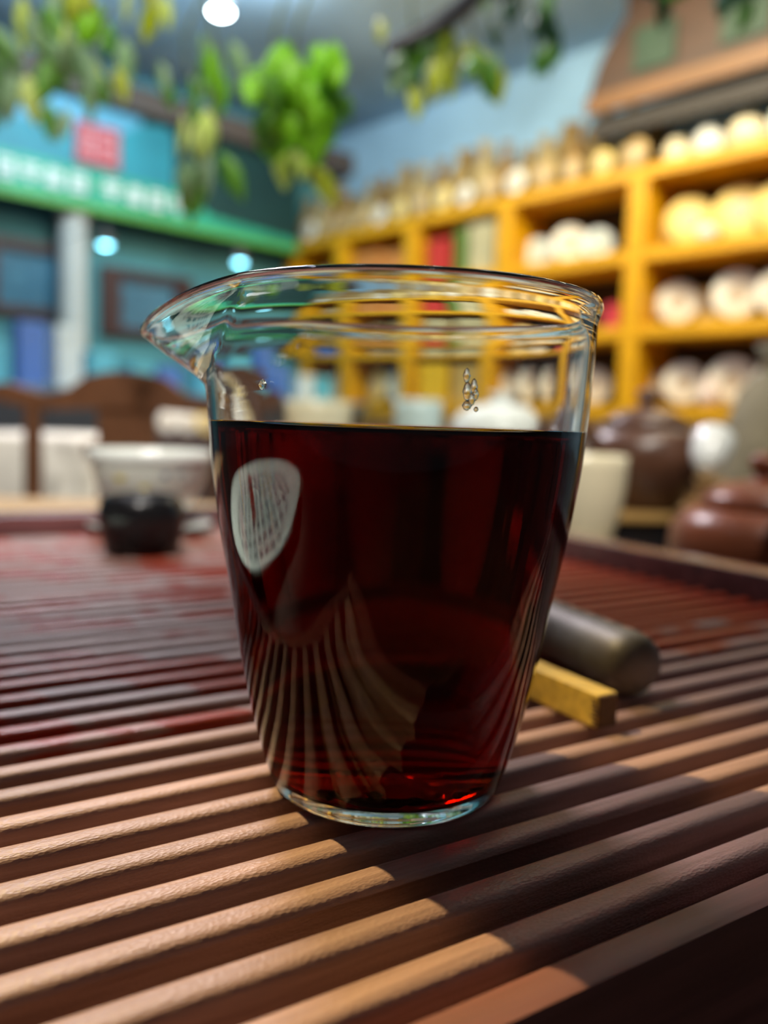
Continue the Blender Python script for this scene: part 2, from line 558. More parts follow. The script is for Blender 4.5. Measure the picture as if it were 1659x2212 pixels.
SEG = 192
m_glass = glass_material('clear_glass', 1.47, (0.985, 0.995, 0.99))
outer = smooth_prof(OUT, 3)
wall = 0.0016
inner = [(0.0, 0.0030), (0.010, 0.0029), (0.018, 0.0029), (0.0225, 0.0033), (0.0242, 0.0046), (0.0254, 0.0074)]
zz = 0.0105
TEA_Z = 0.0776
TEA_C = TEA_Z + 0.0012                             # height of the wetting line on the wall
wet = list(inner)
while zz < TEA_C - 0.0008:
    wet.append((interp(OUT, zz) - wall, zz))
    zz += 0.0026
wet.append((interp(OUT, TEA_C) - wall, TEA_C))
inner = [wet[-1]]
zz = TEA_C + 0.0020
while zz < 0.0990:
    inner.append((interp(OUT, zz) - wall, zz))
    zz += 0.0026
LR = 0.0418
lipi = [(interp(OUT, 0.1000) - 0.0019, 0.1000), (interp(OUT, 0.1014) - 0.0024, 0.1014), (LR - 0.0028, 0.1028), (LR - 0.0026, 0.1041), (LR - 0.0019, 0.1049), (LR - 0.0011, 0.1051), (LR - 0.0004, 0.1048)]
loop = [(0.0, 0.0006), (0.012, 0.0006), (0.020, 0.0005), (0.0232, 0.0)] + outer + lipi[::-1] + inner[::-1]
vs, fs = [], []
n = len(loop)
for j in range(SEG):
    th = 2 * PI * j / SEG
    for r, z in loop:
        dr, dz = spout_off(th, z) if z > SP_Z0 else (0, 0)
        vs.append((PX + (r + dr) * math.cos(th), PY + (r + dr) * math.sin(th), z + dz))
for j in range(SEG):
    k = (j + 1) % SEG
    for i in range(n - 1):
        fs.append((j * n + i, k * n + i, k * n + i + 1, j * n + i + 1))
pitcher = empty('glass_pitcher', (PX, PY, 0), 0, 'clear glass tea pitcher with pouring lip, filled with dark red tea', 'pitcher')
vs = [(x - PX, y - PY, z) for x, y, z in vs]
gb = MB().add(vs, fs).build('glass_body', m_glass, pitcher, True)

# tea: its side is the wetted inner wall of the glass, its top the free surface with a small meniscus
rt = interp(OUT, TEA_C) - wall
tea_p = wet + [(rt - 0.00025, TEA_Z + 0.0008), (rt - 0.0006, TEA_Z + 0.00045), (rt - 0.0012, TEA_Z + 0.0002), (rt - 0.0025, TEA_Z), (rt * 0.5, TEA_Z), (0.0, TEA_Z)]
tea = MB().lathe(tea_p, SEG, close=False).build('black_tea', tea_material(TEA_Z, rt), None, True, loc=(PX, PY, 0), angle=60)
tag(tea, 'dark red-brown brewed tea filling the glass pitcher', 'tea')

# drops clinging to the outside of the glass
m_drop = glass_material('water_drop', 1.33)
for px_, py_, r_, el in ((1006, 812, 0.0007, 1.9), (1007, 846, 0.0009, 1.9), (1022, 836, 0.0007, 2.1), (1026, 852, 0.0006, 1.8), (1017, 862, 0.0007, 1.7), (1006, 876, 0.0009, 1.0), (1027, 884, 0.0005, 1.0), (560, 828, 0.0010, 1.0)):
    q = at(px_, py_, PY - 0.038)
    th = math.atan2(-math.sqrt(max(0, interp(OUT, q.z) ** 2 - (q.x - PX) ** 2)), q.x - PX)
    rw = interp(OUT, q.z)
    d_ = MB().lathe([(0, -r_ * el), (r_ * 0.6, -r_ * el * 0.75), (r_, 0), (r_ * 0.55, r_ * el * 0.75), (0, r_ * el)], 12, close=False).build('drop', m_drop, pitcher, True, loc=((rw + r_ * 0.36) * math.cos(th), (rw + r_ * 0.36) * math.sin(th), q.z))
    d_.scale = (1, 0.35, 1)
    d_.rotation_euler = (0, 0, th + PI / 2)

# broken leaf on the pitcher's floor
m_leafbit = mat('wet_tea_leaf', (0.020, 0.010, 0.005), 0.5)
bits = [(-0.0105, -0.0160, 0.0020, 1.2, 20, 'small round black tea leaf bit left of the long twig'),
        (-0.0010, -0.0198, 0.0021, 3.4, 8, 'long curved black tea leaf twig on the pitcher floor'),
        (0.0056, -0.0165, 0.0014, 2.4, -10, 'short flat black tea leaf bit right of the long twig'),
        (0.0135, -0.0120, 0.0014, 1.3, 40, 'dark tea leaf crumb at right of the pitcher floor'),
        (0.0160, -0.0070, 0.0012, 1.5, 10, 'tiny dark tea leaf crumb furthest right in pitcher'),
        (0.0100, -0.0155, 0.0009, 1.5, 70, 'very small dark crumb beside the flat leaf bit'),
        (-0.0020, -0.0100, 0.0011, 1.6, -30, 'small dark leaf crumb behind the long twig')]
for bx, by, rr, ln, ang, lab in bits:
    bm = bmesh.new()
    bmesh.ops.create_icosphere(bm, subdivisions=2, radius=rr)
    ca, sa = math.cos(R(ang)), math.sin(R(ang))
    for v in bm.verts:
        f = 1 + 0.35 * math.sin(v.co.x * 2100 + bx * 900) * math.cos(v.co.y * 1700 + v.co.z * 2300)
        p = Vector((v.co.x * f * ln, v.co.y * f * 0.8, v.co.z * f * 0.62))
        p.y += 0.10 * p.x * p.x / rr
        v.co = Vector((p.x * ca - p.y * sa, p.x * sa + p.y * ca, p.z))
    me = bpy.data.meshes.new('tea_leaf_fragment')
    bm.to_mesh(me); bm.free()
    me.materials.append(m_leafbit)
    o = bpy.data.objects.new('tea_leaf_fragment', me)
    COL.objects.link(o)
    o.location = (PX + bx, PY + by, 0.0031 + rr * 0.66)
    tag(o, lab, 'tea leaf', 'loose tea leaf bits in the pitcher')

# ------------------------------------------------------------------ tools lying on the tray at the right
m_stone = mat('worn_dark_metal', (0.20, 0.18, 0.16), 0.52, metal=0.30, var=0.55, scale=45, stretch=(1, 1, 1), bump=0.06, bump_scale=300, col2=(0.10, 0.075, 0.055))
A = Vector((0.0770, 0.2405, 0.0098)); B = Vector((0.0365, 0.343, 0.0098))
ax = (B - A).normalized()
L_ = (B - A).length
prof = [(0.0, -0.0030), (0.0040, -0.0028), (0.0070, -0.0018), (0.0088, 0.0004), (0.0096, 0.0030), (0.0098, 0.0060), (0.0098, L_ - 0.006), (0.0090, L_ - 0.002), (0.0060, L_), (0.0, L_ + 0.0005)]
rollr = MB().lathe(prof, 48, close=False).build('tea_needle_handle', m_stone, None, True)
rollr.matrix_world = Matrix.Translation(A) @ ax.to_track_quat('Z', 'Y').to_matrix().to_4x4()
rollr.name = 'cylindrical_tool'
tag(rollr, 'thick grey-brown cylindrical rod with rounded end lying on the slats', 'rod')

m_bamboo = mat('bamboo_yellow', (0.66, 0.42, 0.07), 0.42, var=0.3, scale=30, stretch=(1.0, 12, 12), bump=0.05, bump_scale=60)
m_bamboo_end = mat('bamboo_end_grain', (0.16, 0.085, 0.03), 0.7, var=0.5, scale=900)
C0 = Vector((0.0581, 0.2125, 0.0)); C1 = Vector((0.0451, 0.2352, 0.0))
bd = (C1 - C0).normalized()
bn = Vector((bd.y, -bd.x, 0))
tg = empty('bamboo_tongs', C0, 0, 'yellow square bamboo tongs lying beside the grey rod', 'tongs')
fr = Matrix((bd, bn, Vector((0, 0, 1)))).transposed()
LB = 0.135
MB().box(fr @ Vector((LB / 2, 0.0036, 0.0049)), (LB, 0.0072, 0.0094), rot=fr, bev=0.0006).build('bamboo_stick', m_bamboo, tg)
eb = MB()
eb.box(fr @ Vector((-0.0001, 0.0036, 0.0049)), (0.0008, 0.0064, 0.0086), rot=fr, bev=0.0003)
for k in range(7):
    eb.box(fr @ Vector((random.uniform(0.0002, 0.0016), -0.00003, 0.0012 + k * 0.00115)), (random.uniform(0.0008, 0.0022), 0.0004, 0.0006), rot=fr)
eb.build('rough_end', m_bamboo_end, tg)

# ------------------------------------------------------------------ crockery on and beyond the tray
m_black = mat('black_glaze', (0.012, 0.011, 0.012), 0.22)
m_porc = mat('white_porcelain', (0.80, 0.82, 0.78), 0.15, spec=0.5)
m_cream = mat('cream_porcelain', (0.80, 0.72, 0.50), 0.2)
m_blueflower = mat('painted_porcelain', (0.78, 0.80, 0.72), 0.15, col2=(0.30, 0.38, 0.42), scale=34, lo=0.32, hi=0.38)
m_yix = mat('brown_clay', (0.105, 0.046, 0.026), 0.33, var=0.25, scale=60)
m_yixr = mat('red_clay', (0.30, 0.085, 0.036), 0.30, var=0.35, scale=25)


def bowl_profile(r0, r1, h, t=0.0022, belly=0.0):
    out_, inn = [], []
    for i in range(12):
        u = i / 11
        r = r0 + (r1 - r0) * (u ** 0.7) + belly * math.sin(PI * u)
        out_.append((r, 0.004 + (h - 0.004) * u))
    inn = [(max(0.001, r - t), max(z, 0.004 + t)) for r, z in out_][::-1]
    return [(0.0, 0.0), (r0 * 0.82, 0.0), (r0 * 0.86, 0.004)] + out_ + [(r1 - t * 0.5, h + t * 0.3)] + inn + [(0.0, 0.004 + t)]


g0 = at(325, 1100, 0.565)
gw = empty('porcelain_bowl', (g0.x, g0.y, 0.0045), 0, 'wide white porcelain bowl painted with pale blue and yellow flowers', 'bowl')
MB().lathe([(r, z + 0.008) for r, z in bowl_profile(0.020, 0.040, 0.046, belly=0.003)], 48, close=False).build('bowl', m_blueflower, gw, True)
MB().lathe([(0, 0), (0.022, 0), (0.041, 0.0055), (0.042, 0.0065), (0.040, 0.0068), (0.022, 0.003), (0, 0.0025)], 48, close=False).build('saucer', m_porc, gw, True)
MB().lathe([(0.0396, 0.0478), (0.0406, 0.0490), (0.0404, 0.0555), (0.0392, 0.0560), (0.0386, 0.0500)], 48, close=False).build('rim_band', m_porc, gw, True)
gw.location.z = 0.0002
m_yel = mat('painted_yellow', (0.62, 0.50, 0.06), 0.3)
for a_, zz_, s_ in ((-105, 0.040, 1.0), (-80, 0.034, 0.8), (-130, 0.033, 0.7), (-60, 0.042, 0.7)):
    rr_ = 0.0372 - (0.046 - zz_) * 0.32
    q = Vector((math.cos(R(a_)) * (rr_ + 0.0016), math.sin(R(a_)) * (rr_ + 0.0016), zz_))
    MB().lathe([(0, -0.0008), (0.0035 * s_, -0.0006), (0.0042 * s_, 0), (0.0035 * s_, 0.0006), (0, 0.0008)], 10, close=False).build('flower', m_yel if s_ > 0.75 else mat('painted_blue', (0.16, 0.24, 0.36), 0.3), gw, True, loc=q).rotation_euler = (R(90), 0, R(a_ + 90))

b0 = at(307, 1180, 0.475)
bc = MB().lathe([(0, 0), (0.0165, 0), (0.0185, 0.003), (0.0205, 0.010), (0.0217, 0.018), (0.0217, 0.024), (0.0200, 0.029), (0.0178, 0.0318), (0.0160, 0.0318), (0.0165, 0.028), (0.0170, 0.010), (0.012, 0.006), (0, 0.006)], 48, close=False).build('tea_cup', m_black, None, True, loc=(b0.x, b0.y, 0.0002))
bc.scale = (1.12, 1.12, 1.05)
tag(bc, 'small black glazed cup on the tray before the flowered bowl', 'cup')


def lidded_cup(name, px, py, Y, r, h, m, label, cat='lidded bowl', saucer=True, z=TABLE_Z, lid=True, group=None):
    p = at(px, py, Y)
    e = empty(name, (p.x, p.y, z + 0.0002), 0, label, cat, group)
    zb = 0.0
    if saucer:
        MB().lathe([(0, 0), (r * 0.6, 0), (r * 1.15, 0.010), (r * 1.17, 0.012), (r * 1.1, 0.0125), (r * 0.55, 0.005), (0, 0.0045)], 40, close=False).build('saucer', m, e, True)
        zb = 0.005
    MB().lathe([(q, w_ + zb) for q, w_ in bowl_profile(r * 0.45, r, h, belly=r * 0.12)], 40, close=False).build('bowl', m, e, True)
    if lid:
        MB().lathe([(r * 0.93, h + zb - 0.001), (r * 0.9, h + zb + 0.006), (r * 0.6, h + zb + 0.016), (r * 0.25, h + zb + 0.020), (r * 0.2, h + zb + 0.026), (r * 0.32, h + zb + 0.032), (0, h + zb + 0.033)], 40, close=False).build('lid', m, e, True)
    return e


lidded_cup('tea_cup', 1256, 1100, 0.80, 0.041, 0.108, m_cream, 'tall cream porcelain cup on saucer beyond right tray end', 'cup', lid=False, z=TABLE_Z)
lidded_cup('lidded_tea_bowl', 1110, 1000, 1.06, 0.074, 0.142, m_porc, 'large white lidded porcelain bowl seen through the glass pitcher', 'lidded bowl')
lidded_cup('tea_cup', 905, 1000, 1.18, 0.038, 0.165, mat('pale_green_porcelain', (0.55, 0.68, 0.66), 0.2), 'pale green tall cup seen through the middle of the pitcher', 'cup', lid=False)
lidded_cup('tea_cup', 660, 1000, 1.20, 0.058, 0.160, m_cream, 'cream porcelain bowl seen through left of the pitcher', 'cup', lid=False)


def teapot(name, loc, rz, s, m, label, tilt=0.0):
    e = empty(name, loc, rz, label, 'teapot')
    body = [(0, 0), (0.034, 0), (0.036, 0.003), (0.046, 0.014), (0.056, 0.030), (0.0615, 0.048), (0.060, 0.064), (0.052, 0.074), (0.044, 0.078), (0.040, 0.078)]
    MB().lathe([(r * s, z * s) for r, z in body], 48, close=True).build('pot_body', m, e, True)
    lid = [(0.041, 0.0782), (0.042, 0.083), (0.036, 0.089), (0.024, 0.095), (0.010, 0.098), (0.006, 0.1005), (0.0075, 0.104), (0.0105, 0.109), (0.0095, 0.114), (0.005, 0.117), (0, 0.1175)]
    MB().lathe([(r * s, z * s) for r, z in lid], 40, close=True).build('lid', m, e, True)
    sp = curve_pts([(0.052, 0, 0.034), (0.072, 0, 0.042), (0.083, 0, 0.060), (0.096, 0, 0.076)], 6)
    k = len(sp)
    MB().tube([p * s for p in sp], [(0.0135 - 0.0075 * i / (k - 1)) * s for i in range(k)], 14).build('spout', m, e, True)
    hd = curve_pts([(-0.053, 0, 0.066), (-0.075, 0, 0.076), (-0.096, 0, 0.060), (-0.092, 0, 0.036), (-0.054, 0, 0.022)], 6)
    MB().tube([p * s for p in hd], 0.0062 * s, 12).build('handle', m, e, True)
    return e


STZ = -0.002
p = at(1385, 1060, 0.92)
st = empty('teapot_stand', (p.x, p.y, TABLE_Z + 0.0002), R(10), 'black stand with thin tan top board under brown teapot', 'stand')
MB().box((0, 0, 0.022), (0.14, 0.12, 0.044), bev=0.004).build('stand_block', m_black, st)
MB().box((0, 0, 0.0485), (0.155, 0.135, 0.0085), bev=0.002).build('top_board', mat('tan_board', (0.42, 0.25, 0.08), 0.45, var=0.3, scale=40, stretch=(1, 6, 1)), st)
teapot('clay_teapot', (p.x, p.y, TABLE_Z + 0.0532), R(18), 1.12, m_yix, 'large dark brown clay teapot on black stand')
p = at(1640, 1160, 0.62)
teapot('clay_teapot', (p.x, p.y, TABLE_Z + 0.0002), R(75), 1.06, m_yixr, 'glossy red-brown clay teapot at right edge beyond the tray')

m_paper = mat('white_wrapping_paper', (0.84, 0.82, 0.74), 0.75, var=0.08, scale=30)
m_paper_b = mat('bluish_white_paper', (0.72, 0.82, 0.86), 0.75, var=0.1, scale=30)
m_paper_y = mat('yellow_wrapping_paper', (0.86, 0.66, 0.22), 0.7, var=0.12, scale=24)
m_paper_t = mat('tan_wrapping_paper', (0.62, 0.43, 0.18), 0.8, var=0.3, scale=26)
m_print = mat('cake_print', (0.62, 0.52, 0.40), 0.7, var=0.2, scale=60)
m_print_g = mat('cake_print_green', (0.45, 0.58, 0.50), 0.7, var=0.2, scale=60)
CAKE = {}


def cake_meshes(mname, m, pr):
    """paper-wrapped pressed tea disc: domed face towards -Y, flatter back, pleats gathered at the back"""
    if mname in CAKE:
        return CAKE[mname]
    b = MB().lathe([(0, -0.135), (0.45, -0.13), (0.78, -0.11), (0.93, -0.07), (1.0, 0.0), (0.96, 0.07), (0.8, 0.11), (0.35, 0.10), (0.22, 0.05), (0, 0.045)], 32, close=False)
    b.v = [Vector((v.x, v.z, v.y)) for v in b.v]
    q = MB().lathe([(0, -0.139), (0.44, -0.1335), (0.45, -0.128), (0, -0.13)], 24, close=False)
    q.v = [Vector((v.x, v.z, v.y)) for v in q.v]
    a_ = b.build('wrapper', m, None, True)
    c_ = q.build('printed_label', pr, None, True)
    COL.objects.unlink(a_); COL.objects.unlink(c_)
    CAKE[mname] = (a_, c_)
    return CAKE[mname]


def tea_cake(loc, r, face_rz, mname, label, group, lean=-0.12, name='tea_cake'):
    mm = {'white': m_paper, 'blue': m_paper_b, 'yellow': m_paper_y, 'tan': m_paper_t}[mname]
    a_, c_ = cake_meshes(mname, mm, m_print_g if mname in ('blue',) else m_print)
    e = empty(name, loc, 0, label, 'tea cake', group)
    e.rotation_euler = (lean, 0, face_rz)
    for src in (a_, c_):
        k = src.copy()
        COL.objects.link(k)
        k.parent = e
        k.location = (0, 0, r)
        k.scale = (r, r, r)
    return e


p = at(1550, 990, 0.80)
cup_t = MB().lathe(bowl_profile(0.010, 0.0215, 0.034, belly=0.002), 36, close=False).build('tea_cup', m_porc, None, True)
tag(cup_t, 'small white porcelain cup tilted on stand behind red-brown teapot', 'cup')
cup_t.location = (p.x - 0.012, p.y, p.z - 0.012)
cup_t.rotation_euler = (R(-40), R(32), 0)
cup_t.scale = (0.95, 0.95, 1.35)
p2 = at(1538, 1035, 0.80)
hs_ = p2.z - TABLE_Z
MB_ = MB().lathe([(0, 0), (0.020, 0), (0.020, 0.004), (0.008, 0.010), (0.007, hs_ - 0.012), (0.016, hs_ - 0.004), (0.016, hs_), (0, hs_)], 24, close=False)
o = MB_.build('cup_stand', mat('light_wood_stand', (0.45, 0.27, 0.10), 0.5), None, True, loc=(p2.x, p2.y, TABLE_Z + 0.0002), angle=40)
tag(o, 'small turned wooden stand holding the tilted white cup', 'stand')

# beige cloth sack at the right edge
p = at(1690, 1000, 1.15)
bag = empty('cloth_sack', (p.x, p.y, TABLE_Z + 0.0002), 0, 'beige cloth sack at the far right behind the teapots', 'sack')
m_sack = mat('beige_cloth', (0.34, 0.29, 0.18), 0.9, var=0.35, scale=14, bump=0.3, bump_scale=120)
bprof = [(0, 0), (0.070, 0), (0.086, 0.02), (0.088, 0.08), (0.076, 0.15), (0.060, 0.20), (0.034, 0.225), (0.030, 0.232), (0.036, 0.245), (0.044, 0.262), (0.030, 0.262), (0, 0.25)]
b_ = MB().lathe(bprof, 40, close=False)
b_.v = [Vector((v.x * (1 + 0.06 * math.sin(5 * math.atan2(v.y, v.x) + v.z * 30)), v.y * (1 + 0.06 * math.cos(4 * math.atan2(v.y, v.x))), v.z)) for v in b_.v]
b_.build('sack_body', m_sack, bag, True)
MB().lathe([(0.031, 0.226), (0.036, 0.2285), (0.037, 0.232), (0.035, 0.2355), (0.031, 0.238)], 24, close=False).build('tie_cord', mat('cord', (0.25, 0.17, 0.08), 0.9), bag, True)

# a white plate with rows of brush writing, left of the frame; the pitcher mirrors it
def plate_material():
    m = bpy.data.materials.new('written_porcelain')
    m.use_nodes = True
    nt = m.node_tree
    N, L = nt.nodes.new, nt.links.new
    b = nt.nodes['Principled BSDF']
    b.inputs['Roughness'].default_value = 0.2
    tc = N('ShaderNodeTexCoord')
    sx = N('ShaderNodeSeparateXYZ'); L(tc.outputs['Object'], sx.inputs[0])

    def mth(op, a, bv):
        k = N('ShaderNodeMath'); k.operation = op
        for i, q in enumerate((a, bv)):
            if hasattr(q, 'is_linked'):
                L(q, k.inputs[i])
            else:
                k.inputs[i].default_value = q
        return k.outputs[0]
    fx = mth('FRACT', mth('MULTIPLY', sx.outputs['X'], 27.0), 0)
    fy = mth('FRACT', mth('MULTIPLY', sx.outputs['Y'], 40.0), 0)
    inx = mth('LESS_THAN', mth('ABSOLUTE', mth('SUBTRACT', fx, 0.5), 0), 0.30)
    iny = mth('LESS_THAN', mth('ABSOLUTE', mth('SUBTRACT', fy, 0.5), 0), 0.32)
    ns = N('ShaderNodeTexNoise'); ns.inputs['Scale'].default_value = 170
    L(tc.outputs['Object'], ns.inputs['Vector'])
    ink = mth('MULTIPLY', mth('MULTIPLY', inx, iny), mth('GREATER_THAN', ns.outputs['Fac'], 0.43))
    rr = N('ShaderNodeVectorMath'); rr.operation = 'LENGTH'; L(tc.outputs['Object'], rr.inputs[0])
    ink = mth('MULTIPLY', ink, mth('LESS_THAN', rr.outputs['Value'], 0.150))
    mx = N('ShaderNodeMix'); mx.data_type = 'RGBA'
    L(ink, mx.inputs['Factor']); mx.inputs[6].default_value = (0.80, 0.84, 0.74, 1); mx.inputs[7].default_value = (0.03, 0.03, 0.05, 1)
    L(mx.outputs[2], b.inputs['Base Color'])
    return m


pl = empty('porcelain_plate', (-0.43, 0.17, TABLE_Z + 0.0003), 0, 'large oval white plate with rows of dark brush writing, left of the pitcher', 'plate')
MB().lathe([(0, 0), (0.13, 0), (0.175, 0.006), (0.198, 0.020), (0.2005, 0.022), (0.196, 0.022), (0.172, 0.0095), (0.13, 0.005), (0, 0.005)], 64, close=False).build('plate_dish', plate_material(), pl, True).scale = (1, 1.25, 1)
tp = MB().lathe([(0, 0), (0.012, 0), (0.014, 0.004), (0.015, 0.014), (0.012, 0.022), (0.008, 0.026), (0.010, 0.032), (0.009, 0.038), (0.004, 0.042), (0, 0.0425)], 24, close=False).build('clay_figurine', mat('red_glaze', (0.32, 0.03, 0.02), 0.3), None, True, loc=(-0.40, 0.21, TABLE_Z + 0.0056))
tag(tp, 'small dark red clay figurine standing on the written white plate', 'figurine')

# ------------------------------------------------------------------ chair, second table and wares at the left
m_chair = mat('chair_wood', (0.155, 0.062, 0.026), 0.42, var=0.3, scale=14, stretch=(6, 1, 1))
CH_Y = 1.46
cl, cr_ = at(72, 900, CH_Y), at(478, 900, CH_Y)
cx = (cl.x + cr_.x) / 2
chair = empty('wooden_chair', (cx, CH_Y, FLOOR), 0, 'dark brown wooden chair with shaped crest rail behind the table', 'chair')
hw = (cr_.x - cl.x) / 2
zt = at(275, 885, CH_Y).z - FLOOR
pts = []
top = [(-1.42, 0.036), (-1.25, 0.040), (-1.05, 0.030), (-0.85, 0.022), (-0.62, 0.030), (-0.40, 0.056), (-0.2, 0.064), (0, 0.066), (0.2, 0.064), (0.40, 0.056), (0.62, 0.030), (0.85, 0.022), (1.05, 0.030), (1.25, 0.040), (1.42, 0.036)]
bot = [(1.42, 0.012), (1.2, 0.004), (1.0, -0.002), (0.8, -0.004), (0.4, 0.0), (0, 0.002), (-0.4, 0.0), (-0.8, -0.004), (-1.0, -0.002), (-1.2, 0.004), (-1.42, 0.012)]
MB().prism([(a * hw, b) for a, b in top + bot], 0.03, ((0, -0.015, zt), (1, 0, 0), (0, 0, 1), (0, 1, 0))).build('crest_rail', m_chair, chair)
for s in (-1, 1):
    MB().tube([(s * hw, 0, 0.0), (s * hw, 0, 0.45), (s * hw, -0.005, 0.7), (s * hw, 0, zt + 0.005)], [0.017, 0.017, 0.016, 0.015], 12).build('back_post', m_chair, chair, True, angle=50)
    MB().tube([(s * hw, -0.40, 0.0), (s * hw, -0.40, 0.43)], 0.018, 12).build('leg', m_chair, chair, True, angle=50)
MB().prism([(-0.052, 0), (0.052, 0), (0.050, zt - 0.44), (-0.050, zt - 0.44)], 0.014, ((0.0, -0.007, 0.445), (1, 0, 0), (0, 0, 1), (0, 1, 0))).build('back_splat', m_chair, chair)
MB().box((0, -0.20, 0.44), (2 * hw + 0.05, 0.44, 0.03), bev=0.006).build('seat', m_chair, chair)

m_cloth = mat('white_cloth', (0.74, 0.71, 0.64), 0.85, var=0.12, scale=5)
p0 = at(-160, 945, 1.98)
p1 = at(205, 948, 1.98)
sd = empty('side_table', ((p0.x + p1.x) / 2, 2.25, FLOOR), 0, 'side table hidden under the white cloth behind the chair', 'table')
wx = p1.x - p0.x
hz = p1.z - FLOOR
MB().box((0, 0, hz - 0.025), (wx - 0.02, 0.5, 0.03)).build('table_top', m_chair, sd)
for sx in (-1, 1):
    for sy in (-1, 1):
        MB().box((sx * (wx / 2 - 0.05), sy * 0.2, (hz - 0.04) / 2), (0.04, 0.04, hz - 0.04)).build('leg', m_chair, sd)
cm = MB()
nseg = 96
ring = []
for j in range(nseg):
    a = 2 * PI * j / nseg
    ux = math.copysign(abs(math.cos(a)) ** 0.35, math.cos(a)) * (wx / 2)
    uy = math.copysign(abs(math.sin(a)) ** 0.35, math.sin(a)) * 0.26
    ring.append((ux, uy, a))
rows = [(0.0, 1.0), (-0.01, 1.01), (-0.10, 1.04), (-0.25, 1.07), (-0.42, 1.10)]
vs, fs = [], []
for dz, k in rows:
    for ux, uy, a in ring:
        wv = 1 + (0.05 * math.sin(a * 17) + 0.03 * math.sin(a * 29)) * (-dz) / 0.42
        vs.append((ux * k * wv, uy * k * wv, hz + dz + 0.001))
vs.append((0, 0, hz + 0.001))
for i in range(len(rows) - 1):
    for j in range(nseg):
        k = (j + 1) % nseg
        fs.append((i * nseg + j, i * nseg + k, (i + 1) * nseg + k, (i + 1) * nseg + j))
for j in range(nseg):
    fs.append((len(vs) - 1, j, (j + 1) % nseg))
o = MB().add(vs, fs).build('tablecloth', m_cloth, None, True, loc=sd.location)
so = o.modifiers.new('thickness', 'SOLIDIFY'); so.thickness = 0.002; so.offset = 1
tag(o, 'white cloth draped over the side table behind the chair', 'tablecloth')

# dark low cabinet behind the chair's right side with cream cakes on it
p = at(395, 940, 2.15)
cab = empty('low_cabinet', (p.x, 2.30, FLOOR), 0, 'dark brown low cabinet behind the right half of the chair', 'cabinet')
m_cab = mat('dark_cabinet', (0.06, 0.035, 0.03), 0.5)
ch_ = p.z - FLOOR
MB().box((0, 0, ch_ / 2), (0.26, 0.30, ch_), bev=0.005).build('cabinet_body', m_cab, cab)
for s in (-1, 1):
    d_ = MB().box((s * 0.062, -0.155, ch_ / 2), (0.118, 0.012, ch_ - 0.08), bev=0.003).build('door', m_cab, cab)
    MB().lathe([(0, 0), (0.004, 0), (0.006, 0.012), (0, 0.016)], 12, close=False).build('knob', mat('brass', (0.5, 0.35, 0.1), 0.3, 1.0), d_, True, loc=(s * 0.02, -0.160, ch_ * 0.6)).rotation_euler = (R(90), 0, 0)
for i, (px_, mm_) in enumerate(((362, 'white'), (405, 'white'), (447, 'yellow'))):
    q = at(px_, 938, 2.2)
    tea_cake((q.x, 2.2, p.z + 0.003), 0.032, R(10 * (i - 1)), mm_, ['leftmost small cream tea cake on the dark low cabinet', 'middle small cream tea cake on the dark low cabinet', 'small yellow tea cake on the dark low cabinet'][i], 'small cakes on the low cabinet')

# ------------------------------------------------------------------ golden display shelf along the right wall
m_gold = mat('golden_shelf_wood', (0.78, 0.40, 0.004), 0.42, var=0.2, scale=5, stretch=(1, 1, 6))
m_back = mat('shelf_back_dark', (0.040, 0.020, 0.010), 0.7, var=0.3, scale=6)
m_cabd = mat('shelf_lower_door', (0.30, 0.16, 0.06), 0.5, var=0.3, scale=6, stretch=(1, 1, 5))
shelf = empty('display_shelf', sh(0, 0, FLOOR), 0, 'long golden wooden display shelf along the right wall', 'shelf')


def sbox(name, t0, t1, n0, n1, z0, z1, m, parent=shelf):
    v, f = wall_box(sh, t0, t1, n0, n1, z0, z1)
    org = Vector(parent.location)
    o = MB().add([q - org for q in v], f).build(name, m, parent)
    bv = o.modifiers.new('soft_edge', 'BEVEL'); bv.width = 0.004; bv.segments = 2
    return o


POSTS = [-1.32, -0.66, 0.0, 0.69, 1.32, 1.90, 2.38]
TOPZ = 1.13
LEV = [0.825, 0.515, 0.185]
T_A, T_B = POSTS[0] - 0.04, POSTS[-1] + 0.04
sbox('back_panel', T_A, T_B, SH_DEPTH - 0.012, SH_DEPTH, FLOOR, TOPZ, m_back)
for t in POSTS:
    sbox('post', t - 0.042, t + 0.042, -0.012, SH_DEPTH - 0.014, FLOOR, TOPZ - 0.03, m_gold)
sbox('top_board', T_A, T_B, -0.014, SH_DEPTH - 0.012, TOPZ - 0.03, TOPZ + 0.02, m_gold)
for a, b in zip(POSTS, POSTS[1:]):
    for z in LEV:
        sbox('shelf_board', a + 0.043, b - 0.043, -0.008, SH_DEPTH - 0.014, z - 0.055, z, m_gold)
    d_ = sbox('cabinet_door', a + 0.046, b - 0.046, 0.004, 0.02, FLOOR + 0.06, LEV[2] - 0.06, m_cabd)

FACE = math.atan2(SH_N.y, SH_N.x) - PI / 2          # cakes face out of the shelf
BAYN = {0: 'shelf bay zero', 1: 'rightmost shelf bay', 2: 'second shelf bay from right', 3: 'third shelf bay from right', 4: 'fourth shelf bay from right', 5: 'farthest shelf bay'}
LEVN = ['top row', 'middle row', 'bottom row']
CN = {'white': 'white', 'blue': 'bluish white', 'yellow': 'yellow', 'tan': 'tan'}


